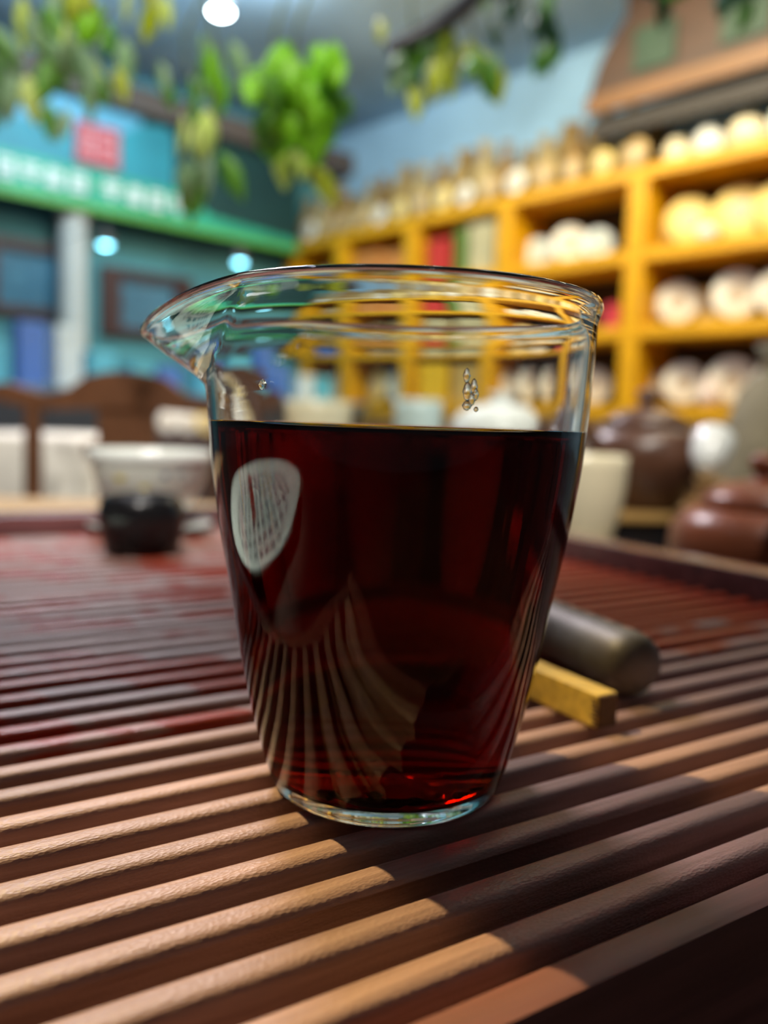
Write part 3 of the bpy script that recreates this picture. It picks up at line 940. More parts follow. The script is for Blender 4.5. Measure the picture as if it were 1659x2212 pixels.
def row_of(bay, lev, items):
    """items left to right as seen: (fraction across bay from its left end, radius, colour)"""
    a, b = POSTS[bay], POSTS[bay + 1]
    k = 0
    for fr_, r, mc in items:
        t = b - 0.06 - fr_ * (b - a - 0.12)
        n_ = 0.13 + random.uniform(-0.01, 0.01)
        tea_cake(sh(t, n_, LEV[lev] + 0.012), r, FACE + random.uniform(-0.15, 0.15), mc,
                 f'{ordinal(k)} tea cake from left, {CN[mc]}, {LEVN[lev]} of {BAYN[bay]}', 'round wrapped tea cakes on the shelf')
        k += 1


def t_at(px, py, n):
    """position along the shelf where the line of sight through a photo point meets the plane n behind its front"""
    d = CAM_ROT @ Vector(((px - 829.5) / F_PX, -(py - 1106.0) / F_PX, -1.0))
    o_ = SH_O + SH_N * n
    # solve k*d.xy = o_.xy + t*SH_D.xy
    det = d.x * (-SH_D.y) - d.y * (-SH_D.x)
    k = (o_.x * (-SH_D.y) - o_.y * (-SH_D.x)) / det
    return (Vector((d.x * k, d.y * k, 0)) - o_).dot(SH_D), d.y * k


def cakes(bay, lev, py, items):
    for k, (px, wd, mc, n_) in enumerate(items):
        t, Y = t_at(px, py, n_)
        r = wd / 2 / F_PX * Y
        q = sh(t, n_, LEV[lev] + 0.012)
        tea_cake(q, r, -math.atan2(q.x, q.y) - 0.12 + random.uniform(-0.08, 0.08), mc,
                 f'{ordinal(k)} tea cake from left, {CN[mc]}, {LEVN[lev]} of {BAYN[bay]}', 'round wrapped tea cakes on the shelf')


cakes(1, 0, 470, [(1410, 92, 'yellow', 0.12), (1490, 100, 'yellow', 0.10), (1597, 112, 'yellow', 0.12), (1690, 112, 'yellow', 0.12)])
cakes(1, 1, 630, [(1393, 76, 'white', 0.10), (1466, 88, 'white', 0.11), (1532, 76, 'yellow', 0.19), (1592, 104, 'white', 0.10), (1690, 104, 'white', 0.10)])
cakes(1, 2, 810, [(1387, 82, 'white', 0.11), (1478, 90, 'white', 0.11), (1580, 102, 'white', 0.11), (1684, 104, 'white', 0.11)])
cakes(2, 0, 515, [(1118, 70, 'blue', 0.12), (1166, 64, 'blue', 0.15), (1232, 78, 'white', 0.12), (1292, 66, 'blue', 0.14)])
cakes(2, 1, 660, [(1120, 72, 'yellow', 0.12), (1176, 70, 'yellow', 0.12), (1236, 66, 'white', 0.12)])
cakes(2, 2, 800, [(1092, 60, 'white', 0.12), (1142, 62, 'white', 0.12), (1205, 76, 'white', 0.12), (1284, 76, 'white', 0.12)])
row_of(4, 1, [(0.25, 0.09, 'tan'), (0.65, 0.09, 'tan')])
row_of(5, 0, [(0.3, 0.09, 'tan'), (0.7, 0.085, 'tan')])
row_of(4, 2, [(0.28, 0.095, 'yellow'), (0.70, 0.10, 'blue')])
row_of(5, 2, [(0.5, 0.095, 'white')])


def gift_box(bay, fr_, lev, wd, dp, ht, m, label, cat='box', group=None):
    a, b = POSTS[bay], POSTS[bay + 1]
    t = b - 0.06 - fr_ * (b - a - 0.12)
    c = sh(t, 0.10, LEV[lev] + 0.0005)
    e = empty('gift_box', c, math.atan2(SH_D.y, SH_D.x), label, cat, group)
    MB().box((0, 0, ht * 0.36), (wd, dp, ht * 0.72), bev=0.004).build('box_base', m, e)
    MB().box((0, 0, ht * 0.86), (wd + 0.006, dp + 0.006, ht * 0.28), bev=0.004).build('lid', m, e)
    return e


m_red = mat('red_box', (0.52, 0.035, 0.03), 0.45)
m_grn = mat('green_box', (0.10, 0.20, 0.03), 0.5)
m_bei = mat('beige_box', (0.55, 0.50, 0.30), 0.6, var=0.2, scale=12)
m_yb = mat('bright_yellow_box', (0.82, 0.50, 0.02), 0.45)
m_or = mat('orange_box', (0.62, 0.24, 0.06), 0.5)
m_tanb = mat('tan_box', (0.60, 0.40, 0.12), 0.55, var=0.2, scale=10)
m_blb = mat('blue_box', (0.10, 0.22, 0.62), 0.4)
m_cyb = mat('cyan_box', (0.14, 0.55, 0.72), 0.35)
m_dgb = mat('dark_green_board', (0.022, 0.058, 0.032), 0.55, var=0.3, scale=10)
gift_box(3, 0.20, 0, 0.15, 0.13, 0.20, m_red, 'red gift box, top row, third bay from the right of the shelf')
gift_box(3, 0.50, 0, 0.07, 0.13, 0.23, m_grn, 'narrow green gift box beside the red one on the top row')
gift_box(3, 0.77, 0, 0.16, 0.13, 0.24, m_bei, 'beige gift box right of the green one on the top row')
gift_box(3, 0.22, 1, 0.16, 0.12, 0.17, m_bei, 'left beige gift box, middle row, third bay from the right')
gift_box(3, 0.74, 1, 0.20, 0.12, 0.18, m_bei, 'right beige gift box, middle row, third bay from the right')
gift_box(3, 0.25, 2, 0.21, 0.14, 0.22, m_yb, 'bright yellow gift box, bottom row, seen through the pitcher')
gift_box(3, 0.76, 2, 0.19, 0.14, 0.20, m_tanb, 'tan gift box right of the yellow one, bottom row')
gift_box(4, 0.30, 0, 0.20, 0.14, 0.20, m_or, 'left orange gift box, top row, fourth bay from the right')
gift_box(4, 0.78, 0, 0.18, 0.14, 0.18, m_or, 'right orange gift box, top row, fourth bay from the right')
gift_box(5, 0.45, 1, 0.18, 0.14, 0.18, m_blb, 'small blue gift box, middle row, farthest bay of the shelf')
# small round tin near the right post and a small white ball ornament
tp_ = sh(0.05, -0.075, 0)
jar = empty('tea_jar', sh(-0.285, 0.035, LEV[0] + 0.0005), 0, 'small white round jar between yellow tea cakes', 'jar')
MB().lathe([(0, 0), (0.022, 0), (0.036, 0.016), (0.038, 0.032), (0.028, 0.052), (0.020, 0.058), (0, 0.058)], 24, close=False).build('jar_body', m_paper_b, jar, True)
MB().lathe([(0.021, 0.0585), (0.023, 0.066), (0.012, 0.074), (0, 0.076)], 24, close=False).build('lid', mat('green_lid', (0.25, 0.45, 0.05), 0.5), jar, True)
jar = empty('tea_jar', sh(-0.34, 0.035, LEV[2] + 0.0005), 0, 'small pale pink jar before white tea cakes', 'jar')
m_pk = mat('pale_pink_glaze', (0.80, 0.66, 0.60), 0.4)
MB().lathe([(0, 0), (0.024, 0), (0.040, 0.02), (0.042, 0.05), (0.030, 0.08), (0.022, 0.088), (0, 0.088)], 24, close=False).build('jar_body', m_pk, jar, True)
MB().lathe([(0.023, 0.0885), (0.025, 0.098), (0.012, 0.108), (0, 0.11)], 24, close=False).build('lid', m_pk, jar, True)
tin = empty('tea_tin', sh(0.115, 0.045, LEV[1] + 0.0005), 0, 'small red tin by the golden post, middle row', 'tin')
MB().lathe([(0, 0), (0.038, 0), (0.038, 0.075), (0, 0.075)], 24, close=False).build('tin_body', mat('crimson_tin', (0.62, 0.05, 0.08), 0.4), tin, True, angle=40)
MB().lathe([(0.0385, 0.0755), (0.0385, 0.092), (0.03, 0.098), (0, 0.098)], 24, close=False).build('lid', MATS['crimson_tin'], tin, True, angle=40)

# bundles and wares standing along the top board
m_husk = [mat('husk_tan', (0.34, 0.24, 0.09), 0.85, var=0.35, scale=12), mat('husk_pale', (0.46, 0.36, 0.17), 0.85, var=0.3, scale=12), mat('husk_brown', (0.28, 0.17, 0.055), 0.85, var=0.3, scale=12)]
kk = 0
t = 2.33
while t > 0.06:
    m_ = m_husk[kk % 3]
    h_ = 0.21 + 0.12 * random.random() + (0.06 if kk % 4 == 2 else 0)
    r_ = 0.050 + 0.018 * random.random()
    e = empty('wrapped_tea_bundle', sh(t, 0.10, TOPZ + 0.0205), random.uniform(0, 6),
              f'{ordinal(kk)} husk-wrapped tea bundle from the left on top of the shelf', 'tea bundle', 'husk-wrapped bundles on top of the shelf')
    b_ = MB().lathe([(0, 0), (r_ * 0.85, 0), (r_, h_ * 0.1), (r_ * 1.02, h_ * 0.35), (r_ * 0.8, h_ * 0.62), (r_ * 0.34, h_ * 0.80), (r_ * 0.26, h_ * 0.84), (r_ * 0.45, h_ * 0.93), (r_ * 0.55, h_), (r_ * 0.2, h_ * 0.98), (0, h_ * 0.94)], 18, close=False)
    b_.v = [Vector((v.x * (1 + 0.09 * math.sin(7 * math.atan2(v.y, v.x) + kk)), v.y * (1 + 0.09 * math.sin(7 * math.atan2(v.y, v.x) + kk)), v.z)) for v in b_.v]
    b_.build('husk_wrap', m_, e, True)
    MB().lathe([(r_ * 0.30, h_ * 0.80), (r_ * 0.42, h_ * 0.815), (r_ * 0.42, h_ * 0.85), (r_ * 0.28, h_ * 0.865)], 16, close=False).build('tie_cord', MATS['cord'], e, True)
    t -= r_ * 1.1 + 0.076
    kk += 1
t = 2.28
kb = 0
while t > 0.05:
    h_ = 0.27 + 0.10 * random.random()
    r_ = 0.045 + 0.010 * random.random()
    e = empty('wrapped_tea_bundle', sh(t, 0.250, TOPZ + 0.0205), random.uniform(0, 6),
              f'{ordinal(kb)} tall tea bundle from the left in the back row on the shelf', 'tea bundle', 'tall bundles in the back row of the shelf top')
    b_ = MB().lathe([(0, 0), (r_ * 0.8, 0), (r_ * 0.95, h_ * 0.1), (r_, h_ * 0.5), (r_ * 0.8, h_ * 0.75), (r_ * 0.4, h_ * 0.87), (r_ * 0.5, h_ * 0.95), (r_ * 0.3, h_), (0, h_ * 0.98)], 16, close=False)
    b_.v = [Vector((v.x * (1 + 0.07 * math.sin(5 * math.atan2(v.y, v.x) + kb)), v.y * (1 + 0.07 * math.sin(5 * math.atan2(v.y, v.x) + kb)), v.z)) for v in b_.v]
    b_.build('husk_wrap', m_husk[(kb * 2) % 3], e, True)
    MB().lathe([(r_ * 0.38, h_ * 0.845), (r_ * 0.50, h_ * 0.86), (r_ * 0.50, h_ * 0.885), (r_ * 0.38, h_ * 0.90)], 16, close=False).build('tie_cord', MATS['cord'], e, True)
    t -= r_ * 2.3
    kb += 1
# front row of small pale cakes leaning on the bundles
t = 2.2
kk = 0
while t > 0.02:
    tea_cake(sh(t, -0.002, TOPZ + 0.0215 + 0.004), 0.05 + 0.012 * random.random(), FACE, random.choice(['yellow', 'tan', 'tan', 'white']), f'{ordinal(kk)} small cake from the left leaning before the bundles', 'small cakes along the shelf top')
    t -= 0.155
    kk += 1
# cream bowls at the right end of the top board
for i, (t, r_) in enumerate(((-0.10, 0.058), (-0.235, 0.066), (-0.385, 0.072), (-0.545, 0.078), (-0.71, 0.080))):
    e = empty('covered_jar', sh(t, 0.10, TOPZ + 0.0205), 0, f'{ordinal(i)} round cream covered jar from the left on top right of shelf', 'jar', 'cream jars on the shelf top')
    mm_ = m_cream if i % 2 == 0 else m_porc
    MB().lathe([(0, 0), (r_ * 0.6, 0), (r_ * 0.95, r_ * 0.5), (r_, r_ * 0.9), (r_ * 0.85, r_ * 1.4), (r_ * 0.6, r_ * 1.6), (0, r_ * 1.6)], 28, close=False).build('jar_body', mm_, e, True)
    MB().lathe([(r_ * 0.62, r_ * 1.605), (r_ * 0.64, r_ * 1.7), (r_ * 0.4, r_ * 1.9), (r_ * 0.12, r_ * 1.97), (r_ * 0.15, r_ * 2.1), (0, r_ * 2.13)], 28, close=False).build('lid', mm_, e, True)

# carved wooden header board above the right end of the shelf
m_head = mat('header_wood', (0.060, 0.025, 0.011), 0.5, var=0.35, scale=4, stretch=(1, 1, 5))
m_headl = mat('header_rail_wood', (0.17, 0.068, 0.010), 0.45, var=0.2, scale=5)
hb = empty('header_board', sh(0.28, -0.05, 1.30), 0, 'carved brown wooden header with curved end and green panels above the shelf', 'header board')


def hp(t, z):
    return (t, z)


org = sh(0, -0.05, 0)
frame_ = (org - hb.location, SH_D, Vector((0, 0, 1)), SH_N)
outline = [(-1.4, 1.405), (0.235, 1.405), (0.235, 1.44), (0.225, 1.50), (0.20, 1.57), (0.16, 1.64), (0.10, 1.71), (0.02, 1.77), (-0.1, 1.82), (-1.4, 1.85)]
MB().prism(outline, 0.05, frame_).build('board', m_head, hb)
MB().prism([(-1.4, 1.385), (0.235, 1.385), (0.235, 1.455), (-1.4, 1.455)], 0.02, (Vector(frame_[0]) - SH_N * 0.021, SH_D, Vector((0, 0, 1)), SH_N)).build('lower_rail', m_headl, hb)
MB().prism([(-1.4, 1.30), (0.235, 1.30), (0.235, 1.385), (-1.4, 1.385)], 0.04, (Vector(frame_[0]) + SH_N * 0.03, SH_D, Vector((0, 0, 1)), SH_N)).build('under_fascia', mat('dark_fascia', (0.03, 0.025, 0.022), 0.6), hb)  # near-black strip set below the lower rail
for i, t0_ in enumerate((-0.06, -0.42, -0.78)):
    MB().prism([(t0_ - 0.09, 1.50), (t0_ + 0.09, 1.50), (t0_ + 0.09, 1.665), (t0_ - 0.09, 1.665)], 0.012, (Vector(frame_[0]) - SH_N * 0.013, SH_D, Vector((0, 0, 1)), SH_N)).build('green_panel', m_dgb, hb)
mk = sh(-0.58, 0.06, 1.50) - hb.location
MB().prism([(-1.35, 1.29), (-1.27, 1.29), (-1.27, CEIL), (-1.35, CEIL)], 0.04, (Vector(frame_[0]) + SH_N * 0.08, SH_D, Vector((0, 0, 1)), SH_N)).build('hanger', m_head, hb)
MB().prism([(0.05, 1.5), (0.11, 1.5), (0.11, CEIL), (0.05, CEIL)], 0.03, (Vector(frame_[0]) + SH_N * 0.051, SH_D, Vector((0, 0, 1)), SH_N)).build('hanger', m_head, hb)

# ------------------------------------------------------------------ left wall: sign, windows, column, counter wares
def sign_mat():
    m = mat('sign_landscape', (0.03, 0.36, 0.38), 0.45, col2=(0.02, 0.20, 0.16), scale=2.2, lo=0.42, hi=0.56)
    return m


sg = empty('shop_sign', lw(1.0, -0.02, 1.12), 0, 'long green and teal shop sign with white lettering and red seal', 'sign')
LWF = (lw(0, 0, 0) - sg.location, LW_D, Vector((0, 0, 1)), LW_N)


def lwp(name, outline, n0, thick, m, parent, org=None):
    f0 = lw(0, 0, 0) - Vector(parent.location) + LW_N * n0
    return MB().prism(outline, thick, (f0, LW_D, Vector((0, 0, 1)), LW_N)).build(name, m, parent)


m_teal = mat('sign_teal', (0.02, 0.32, 0.42), 0.5, var=0.35, scale=3)
m_green = mat('sign_green', (0.03, 0.42, 0.26), 0.5, var=0.25, scale=4)
m_dkgreen = mat('sign_dark_green', (0.008, 0.055, 0.055), 0.5, var=0.3, scale=3)
m_sky = mat('sign_sky_blue', (0.12, 0.42, 0.62), 0.5, var=0.3, scale=3)
lwp('backing', [(0.37, 1.07), (2.9, 1.07), (2.9, 1.598), (0.37, 1.598)], -0.20, 0.20, m_dkgreen, sg)
lwp('sky_panel', [(1.38, 1.42), (2.9, 1.42), (2.9, 1.59), (1.38, 1.59)], -0.206, 0.005, m_sky, sg)
lwp('teal_panel', [(1.20, 1.20), (2.9, 1.20), (2.9, 1.38), (2.4, 1.44), (2.1, 1.40), (1.9, 1.46), (1.7, 1.44), (1.5, 1.48), (1.38, 1.56), (1.24, 1.58), (1.20, 1.55)], -0.212, 0.005, m_teal, sg)
lwp('green_band', [(0.39, 1.09), (2.9, 1.09), (2.9, 1.275), (1.12, 1.275), (0.98, 1.18), (0.39, 1.15)], -0.218, 0.005, m_green, sg)
lwp('lime_strip', [(0.37, 1.075), (2.9, 1.075), (2.9, 1.105), (0.37, 1.105)], -0.224, 0.005, mat('sign_lime', (0.12, 0.42, 0.06), 0.5), sg)
m_letter = mat('sign_white_letters', (0.90, 0.95, 0.93), 0.5)
STROKES = [[(-1, .9, 1, .7), (-.1, .9, .1, -1), (-1, .1, 1, -.1)], [(-.9, 1, -.7, -1), (.7, 1, .9, -1), (-.9, 1, .9, .8), (-.9, .1, .9, -.1), (-.9, -.8, .9, -1)], [(-1, .5, 1, .3), (-.5, 1, -.3, -1), (.3, 1, .5, -.9), (-1, -.5, 1, -.7)]]
for i, s in enumerate((1.18, 1.305, 1.425, 1.55, 1.72, 1.84, 1.95, 2.06)):
    b_ = MB()
    for x0, z0, x1, z1 in STROKES[i % 3]:
        x0, z0, x1, z1 = x0 - 0.12, z0 + 0.12, x1 + 0.12, z1 - 0.12
        f0 = lw(0, 0, 0) - sg.location + LW_N * -0.230
        hs = 0.040
        b_.prism([(s + x0 * hs, 1.195 + z1 * hs), (s + x1 * hs, 1.195 + z1 * hs), (s + x1 * hs, 1.195 + z0 * hs), (s + x0 * hs, 1.195 + z0 * hs)], 0.011, (f0, LW_D, Vector((0, 0, 1)), LW_N))
    b_.build('letter', m_letter, sg)
m_seal = mat('seal_red', (0.48, 0.05, 0.075), 0.5)
sl = lwp('red_seal', [(1.51, 1.30), (1.73, 1.30), (1.73, 1.49), (1.51, 1.49)], -0.230, 0.011, m_seal, sg)
b_ = MB()
for i in range(2):
    for x0, z0, x1, z1 in STROKES[(i + 1) % 3]:
        s = 1.57 + i * 0.10
        f0 = lw(0, 0, 0) - sg.location + LW_N * -0.234
        b_.prism([(s + x0 * 0.042, 1.395 + z1 * 0.07), (s + x1 * 0.042, 1.395 + z1 * 0.07), (s + x1 * 0.042, 1.395 + z0 * 0.07), (s + x0 * 0.042, 1.395 + z0 * 0.07)], 0.0035, (f0, LW_D, Vector((0, 0, 1)), LW_N))
b_.build('seal_mark', mat('seal_pink', (0.75, 0.38, 0.40), 0.5), sl)

# dark framed windows under the sign
m_frm = mat('window_frame_maroon', (0.055, 0.022, 0.024), 0.5)
m_pane = mat('window_pane_blue', (0.10, 0.26, 0.38), 0.15, var=0.4, scale=3)
for i, (s0, s1, z0, z1) in enumerate(((1.62, 2.15, 0.55, 0.92), (0.98, 1.52, 0.50, 0.86), (0.30, 0.88, 0.46, 0.80))):
    wn_ = empty(f'window_{i + 1}', lw((s0 + s1) / 2, 0, z0), 0, ['maroon framed window left of the white column', 'maroon framed window right of the white column', 'maroon framed window nearest the room corner'][i], kind='structure')
    f_ = 0.05
    for nm, ol in (('frame_bar', [(s0, z0), (s1, z0), (s1, z0 + f_), (s0, z0 + f_)]), ('frame_bar', [(s0, z1 - f_), (s1, z1 - f_), (s1, z1), (s0, z1)]),
                   ('frame_bar', [(s0, z0 + f_), (s0 + 0.11, z0 + f_), (s0 + 0.11, z1 - f_), (s0, z1 - f_)]), ('frame_bar', [(s1 - 0.11, z0 + f_), (s1, z0 + f_), (s1, z1 - f_), (s1 - 0.11, z1 - f_)])):
        lwp(nm, ol, -0.04, 0.04, m_frm, wn_)
    lwp('pane', [(s0 + 0.11, z0 + f_), (s1 - 0.11, z0 + f_), (s1 - 0.11, z1 - f_), (s0 + 0.11, z1 - f_)], -0.012, 0.008, m_pane, wn_)

# white column
dcol = at(158, 640, 1.0) - Vector((0, 0, CAM_Z))
kcol = (lw(0, -0.11, 0).dot(LW_N)) / Vector((dcol.x, dcol.y, 0)).dot(LW_N)
c0 = Vector((dcol.x * kcol, dcol.y * kcol, 0))
m_col = mat('column_white', (0.62, 0.64, 0.62), 0.7, var=0.1, scale=4)
colm = MB().lathe([(0, FLOOR), (0.088, FLOOR), (0.088, FLOOR + 0.08), (0.070, FLOOR + 0.10), (0.068, 1.03), (0.080, 1.04), (0.080, 1.069), (0, 1.069)], 32, close=False).build('column_1', m_col, None, True, loc=(c0.x, c0.y, 0), angle=40)
tag(colm, 'round white column under the shop sign', kind='structure')

# counter with blue packages before the left wall
m_cnt = mat('counter_dark', (0.05, 0.06, 0.08), 0.4)
ct = empty('display_counter', lw(1.75, -0.85, FLOOR), math.atan2(LW_D.y, LW_D.x), 'dark low display counter before the teal wall', 'counter')
chh = 0.18 - FLOOR
MB().box((0, 0, chh / 2 - 0.015), (2.3, 0.4, chh - 0.03), bev=0.006).build('counter_body', m_cnt, ct)
MB().box((0, 0, chh - 0.0145), (2.36, 0.46, 0.029), bev=0.005).build('counter_top', mat('counter_top_blue', (0.10, 0.20, 0.30), 0.3), ct)
DU = LW_D
cols = [m_blb, m_cyb, m_paper_b, m_cyb, m_blb, m_paper_b, m_cyb, m_cyb, m_blb, m_cyb, m_cyb, m_blb, m_paper_b, m_cyb]
cnm = {id(m_blb): 'deep blue', id(m_cyb): 'cyan', id(m_paper_b): 'pale blue', id(m_cnt): 'dark'}
for i, m_ in enumerate(cols):
    s = 2.80 - i * 0.155
    c = lw(s, -0.85 + random.uniform(-0.08, 0.08), 0.1815)
    hgt = random.choice([0.12, 0.17, 0.21, 0.26])
    e = empty('package', c, math.atan2(LW_D.y, LW_D.x) + random.uniform(-0.2, 0.2), f'{cnm[id(m_)]} package, {ordinal(i)} from the left on the display counter', 'package', 'packages on the display counter')
    MB().box((0, 0, hgt * 0.4), (0.115, 0.09, hgt * 0.8), bev=0.006).build('carton', m_, e)
    MB().box((0, 0, hgt * 0.9), (0.118, 0.093, hgt * 0.2), bev=0.006).build('lid', m_, e)


# ------------------------------------------------------------------ lamps that show in the picture
def lamp(name, loc, r, col, strength, label, group, down=True, energy=0):
    e = empty(name, loc, 0, label, 'lamp', group)
    mh = mat('lamp_housing', (0.12, 0.12, 0.13), 0.4, 0.6)
    MB().lathe([(r * 1.05, 0.0), (r * 1.25, 0.0), (r * 1.25, r * 1.4), (r * 0.7, r * 1.9), (0, r * 1.9)], 24, close=False).build('housing', mh, e, True, angle=40)
    me_ = mat(f'lamp_glow_{strength}_{col[0]:.2f}', (0.8, 0.8, 0.8), emit=col, emit_s=strength)
    MB().lathe([(0, -r * 0.25), (r * 0.6, -r * 0.18), (r * 0.95, 0.002), (r * 0.95, r * 0.3), (0, r * 0.3)], 24, close=False).build('bulb', me_, e, True)
    return e


lamp('ceiling_lamp', at(477, 28, 3.55), 0.042, (0.80, 0.95, 1.0), 38, 'brightest round bluish-white lamp near the ceiling', None)
ph = at(477, 28, 3.55)
MB().tube([(ph.x, ph.y, ph.z + 0.078), (ph.x, ph.y, CEIL - 0.0005)], 0.01, 8).build('stem', MATS['lamp_housing'], bpy.data.objects['ceiling_lamp']).location = (-ph.x, -ph.y, -ph.z)
for i, (px_, py_, Y_, r_, st_, lab) in enumerate(((228, 530, 3.9, 0.030, 16, 'small cyan spot lamp right of the white column'), (518, 568, 4.3, 0.030, 16, 'small cyan spot lamp above the pitcher lip'))):
    q = at(px_, py_, Y_)
    e = lamp('spot_lamp', q, r_, (0.25, 0.80, 1.0), st_, lab, 'small cyan lamps under the sign')
    # arm back to the wall
    n_ = (corner - q).dot(LW_N)
    MB().tube([(0, 0, r_ * 1.9), (0, 0, r_ * 3.2), tuple(LW_N * (n_ - 0.001) + Vector((0, 0, r_ * 3.2)))], 0.004, 8).build('arm', MATS['lamp_housing'], e)
for i, (px_, py_, Y_, r_, st_) in enumerate(((180, 797, 3.1, 0.010, 9), (120, 918, 2.0, 0.010, 16), (282, 786, 3.1, 0.010, 9), (25, 690, 3.3, 0.009, 8))):
    pass

# ------------------------------------------------------------------ leaves hanging from above
LEAF_COL = {'bright': (0.30, 0.66, 0.02), 'mid': (0.16, 0.38, 0.05), 'pale': (0.66, 0.76, 0.26), 'grey': (0.36, 0.52, 0.32), 'dark': (0.03, 0.13, 0.05), 'yellow': (0.55, 0.62, 0.08)}


def leaf_mat(k):
    nm = 'leaf_' + k
    if nm in MATS:
        return MATS[nm]
    m = mat(nm, LEAF_COL[k], 0.45, var=0.35, scale=60)
    nt = m.node_tree
    b = nt.nodes['Principled BSDF']
    tr = nt.nodes.new('ShaderNodeBsdfTranslucent')
    tr.inputs['Color'].default_value = (*[min(1, c * 1.3) for c in LEAF_COL[k]], 1)
    ms = nt.nodes.new('ShaderNodeMixShader')
    ms.inputs[0].default_value = 0.4
    nt.links.new(b.outputs[0], ms.inputs[1]); nt.links.new(tr.outputs[0], ms.inputs[2])
    nt.links.new(ms.outputs[0], nt.nodes['Material Output'].inputs['Surface'])
    return m


def leaf_mesh(kind, k):
    """hanging leaf, tip towards -Z, stalk end at the origin, unit length; lobed or lanceolate, folded along the midrib"""
    half = [(0.0, 0.0), (0.20, 0.10), (0.42, 0.22), (0.34, 0.34), (0.46, 0.50), (0.30, 0.60), (0.26, 0.76), (0.10, 0.92), (0.0, 1.0)] if kind == 'lobed' else \
           [(0.0, 0.0), (0.10, 0.08), (0.20, 0.25), (0.25, 0.42), (0.22, 0.60), (0.14, 0.78), (0.05, 0.93), (0.0, 1.0)]
    vs, fs = [], []
    n_ = len(half)
    for s in (0, 1, -1):
        for a, b in half:
            x = a * s
            vs.append((x, 0.35 * abs(x) + 0.22 * b * b + 0.012, -b))
    for s, off in ((1, n_), (-1, 2 * n_)):
        for i in range(n_ - 1):
            fs.append((i, i + 1, off + i + 1, off + i) if s == 1 else (i, off + i, off + i + 1, i + 1))
    me_o = link_mesh('leaf', vs, fs, leaf_mat(k), None, True)
    bm = bmesh.new(); bm.from_mesh(me_o.data)
    bmesh.ops.remove_doubles(bm, verts=bm.verts, dist=1e-5)
    bmesh.ops.solidify(bm, geom=list(bm.faces), thickness=0.012)
    bm.to_mesh(me_o.data); bm.free()
    me = me_o.data
    bpy.data.objects.remove(me_o)
    return me


LM = {(kd, k): leaf_mesh(kd, k) for kd in ('lobed', 'lance') for k in LEAF_COL}
m_stem = mat('vine_stem', (0.10, 0.13, 0.04), 0.7)


def vine(label, px, py0, py1, Y, kinds, nleaf, spread, size, shape='lobed', drift=0):
    top = at(px, py0, Y)
    bot = at(px + drift, py1, Y)
    e = empty('hanging_vine', top, 0, label, 'vine', 'artificial vines hanging over the tea table')
    path = []
    up = at(px, -160, Y)
    for i in range(9):
        u = i / 8
        q = up.lerp(bot, u)
        path.append(q - top + Vector((0.012 * math.sin(u * 7 + px), 0.012 * math.cos(u * 5 + px), 0)))
    MB().tube(path, 0.0022, 6).build('stem', m_stem, e, True)
    sz = spread / F_PX * Y
    for i in range(nleaf):
        u = (i + 0.5) / nleaf
        q = top.lerp(bot, u) - top
        q += Vector((random.uniform(-sz, sz), random.uniform(-sz, sz) * 0.8, random.uniform(-sz, sz) * 0.4))
        lo = bpy.data.objects.new('leaf', LM[(shape, random.choice(kinds))])
        COL.objects.link(lo)
        lo.parent = e
        lo.location = q
        s = size * random.uniform(0.75, 1.2)
        lo.scale = (s, s, s)
        lo.rotation_euler = (random.uniform(-0.5, 0.5), random.uniform(-0.45, 0.45), random.uniform(-0.9, 0.9))
    return e


vine('dense bright green leaf cluster above the middle of the pitcher', 660, 110, 270, 1.02, ['bright', 'bright', 'mid', 'bright'], 44, 100, 0.041)
vine('pale drooping leaves just below the bright green cluster', 610, 300, 330, 1.10, ['pale', 'grey', 'yellow'], 4, 60, 0.058, 'lance')
vine('pale drooping leaves in front of the dark green sign end', 450, 240, 390, 1.15, ['grey', 'pale', 'grey', 'mid'], 10, 60, 0.060, 'lance')
vine('bright lime leaf spray near the top left corner', 210, -40, 50, 0.95, ['yellow', 'bright'], 4, 40, 0.048, 'lobed')
vine('grey-green leaves trailing down the left edge', 60, -60, 230, 1.15, ['grey', 'mid', 'pale', 'grey'], 22, 110, 0.065, 'lance')
vine('olive leaves left of the ceiling lamp', 150, 0, 170, 1.25, ['grey', 'mid', 'yellow'], 14, 90, 0.060, 'lance', 40)
vine('green leaves just below the bright ceiling lamp', 420, 60, 170, 1.2, ['mid', 'grey', 'bright'], 9, 70, 0.052, 'lance')
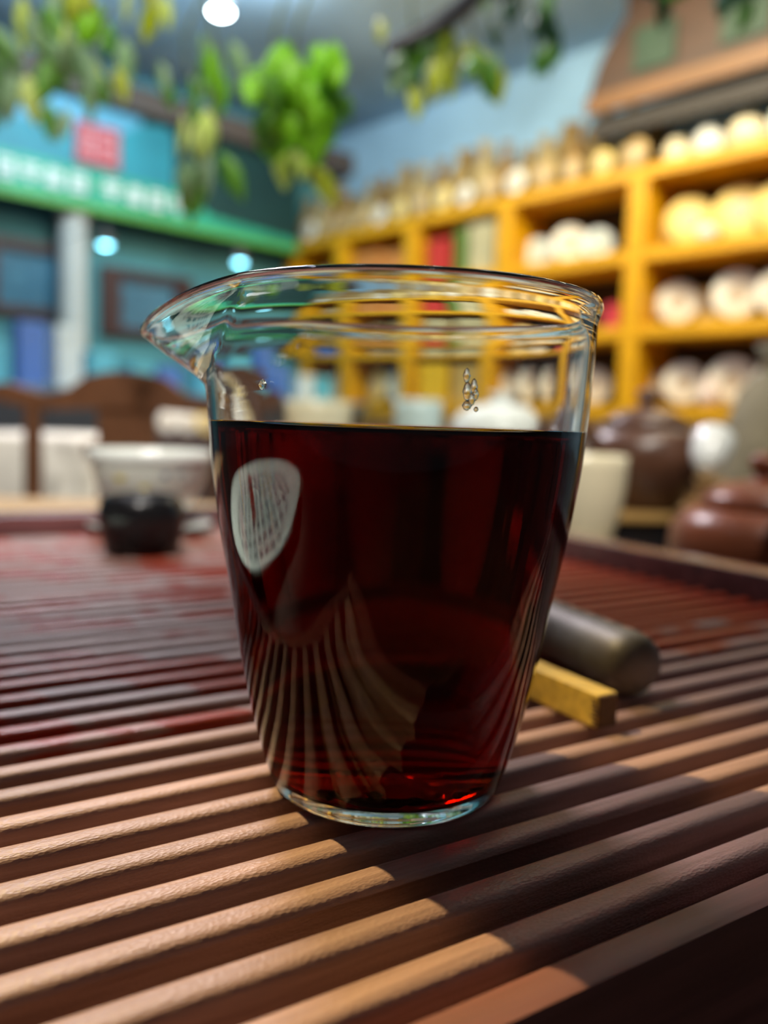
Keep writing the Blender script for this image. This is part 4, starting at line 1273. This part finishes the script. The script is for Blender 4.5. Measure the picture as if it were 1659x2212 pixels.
vine('pale leaves at the top left of the lamp', 310, -60, 20, 1.2, ['pale', 'yellow'], 5, 50, 0.055, 'lance')
vine('yellow-green leaves under the dark branch', 880, 50, 160, 1.35, ['mid', 'yellow', 'grey', 'mid'], 16, 75, 0.055, 'lance', 40)
vine('yellow-green leaves right of the dark branch', 1000, 70, 140, 1.40, ['yellow', 'mid', 'grey'], 9, 60, 0.062, 'lance', 30)
vine('dim green leaves high above the blue-grey wall', 1120, -40, 110, 1.6, ['grey', 'mid', 'dark'], 12, 70, 0.06, 'lance', 30)
vine('dark green leaves before the carved header', 1440, -90, -10, 1.5, ['dark', 'dark', 'mid'], 5, 40, 0.060, 'lobed')
vine('dark green leaves at the top right corner', 1620, -90, 0, 1.5, ['dark', 'mid'], 4, 40, 0.060, 'lobed')
br = [at(838, 108, 1.3), at(880, 88, 1.3), at(940, 58, 1.31), at(1000, 15, 1.33), at(1060, -50, 1.36), at(1110, -150, 1.40), Vector((at(1150, -260, 1.44).x, 1.44, CEIL - 0.05)), Vector((at(1150, -260, 1.44).x, 1.44, CEIL - 0.001))]
o = MB().tube([q - br[0] for q in curve_pts(br, 6)], [0.009 + 0.006 * min(1, i / 14) for i in range(len(curve_pts(br, 6)))], 12).build('curved_branch', mat('branch_dark', (0.018, 0.018, 0.022), 0.4), None, True, loc=br[0])
tag(o, 'dark curved branch reaching down from the ceiling among the leaves', 'branch')

for i, (x, y, lab) in enumerate(((-0.95, 2.35, 'round ceiling downlight over the side table'), (-0.25, 1.55, 'round ceiling downlight above the chair'), (0.55, 1.25, 'round ceiling downlight above the brown teapot'),
                                 (1.15, 2.1, 'round ceiling downlight before the golden shelf'), (-0.85, 0.35, 'round ceiling downlight left of the tray'), (0.35, -0.45, 'round ceiling downlight behind the viewer'), (0.2, 2.6, 'round ceiling downlight before the blue-grey wall'))):
    lamp('ceiling_downlight', (x, y, CEIL - 0.0765), 0.04, (0.95, 0.97, 1.0), 45, lab, 'ceiling downlights over the tea table')
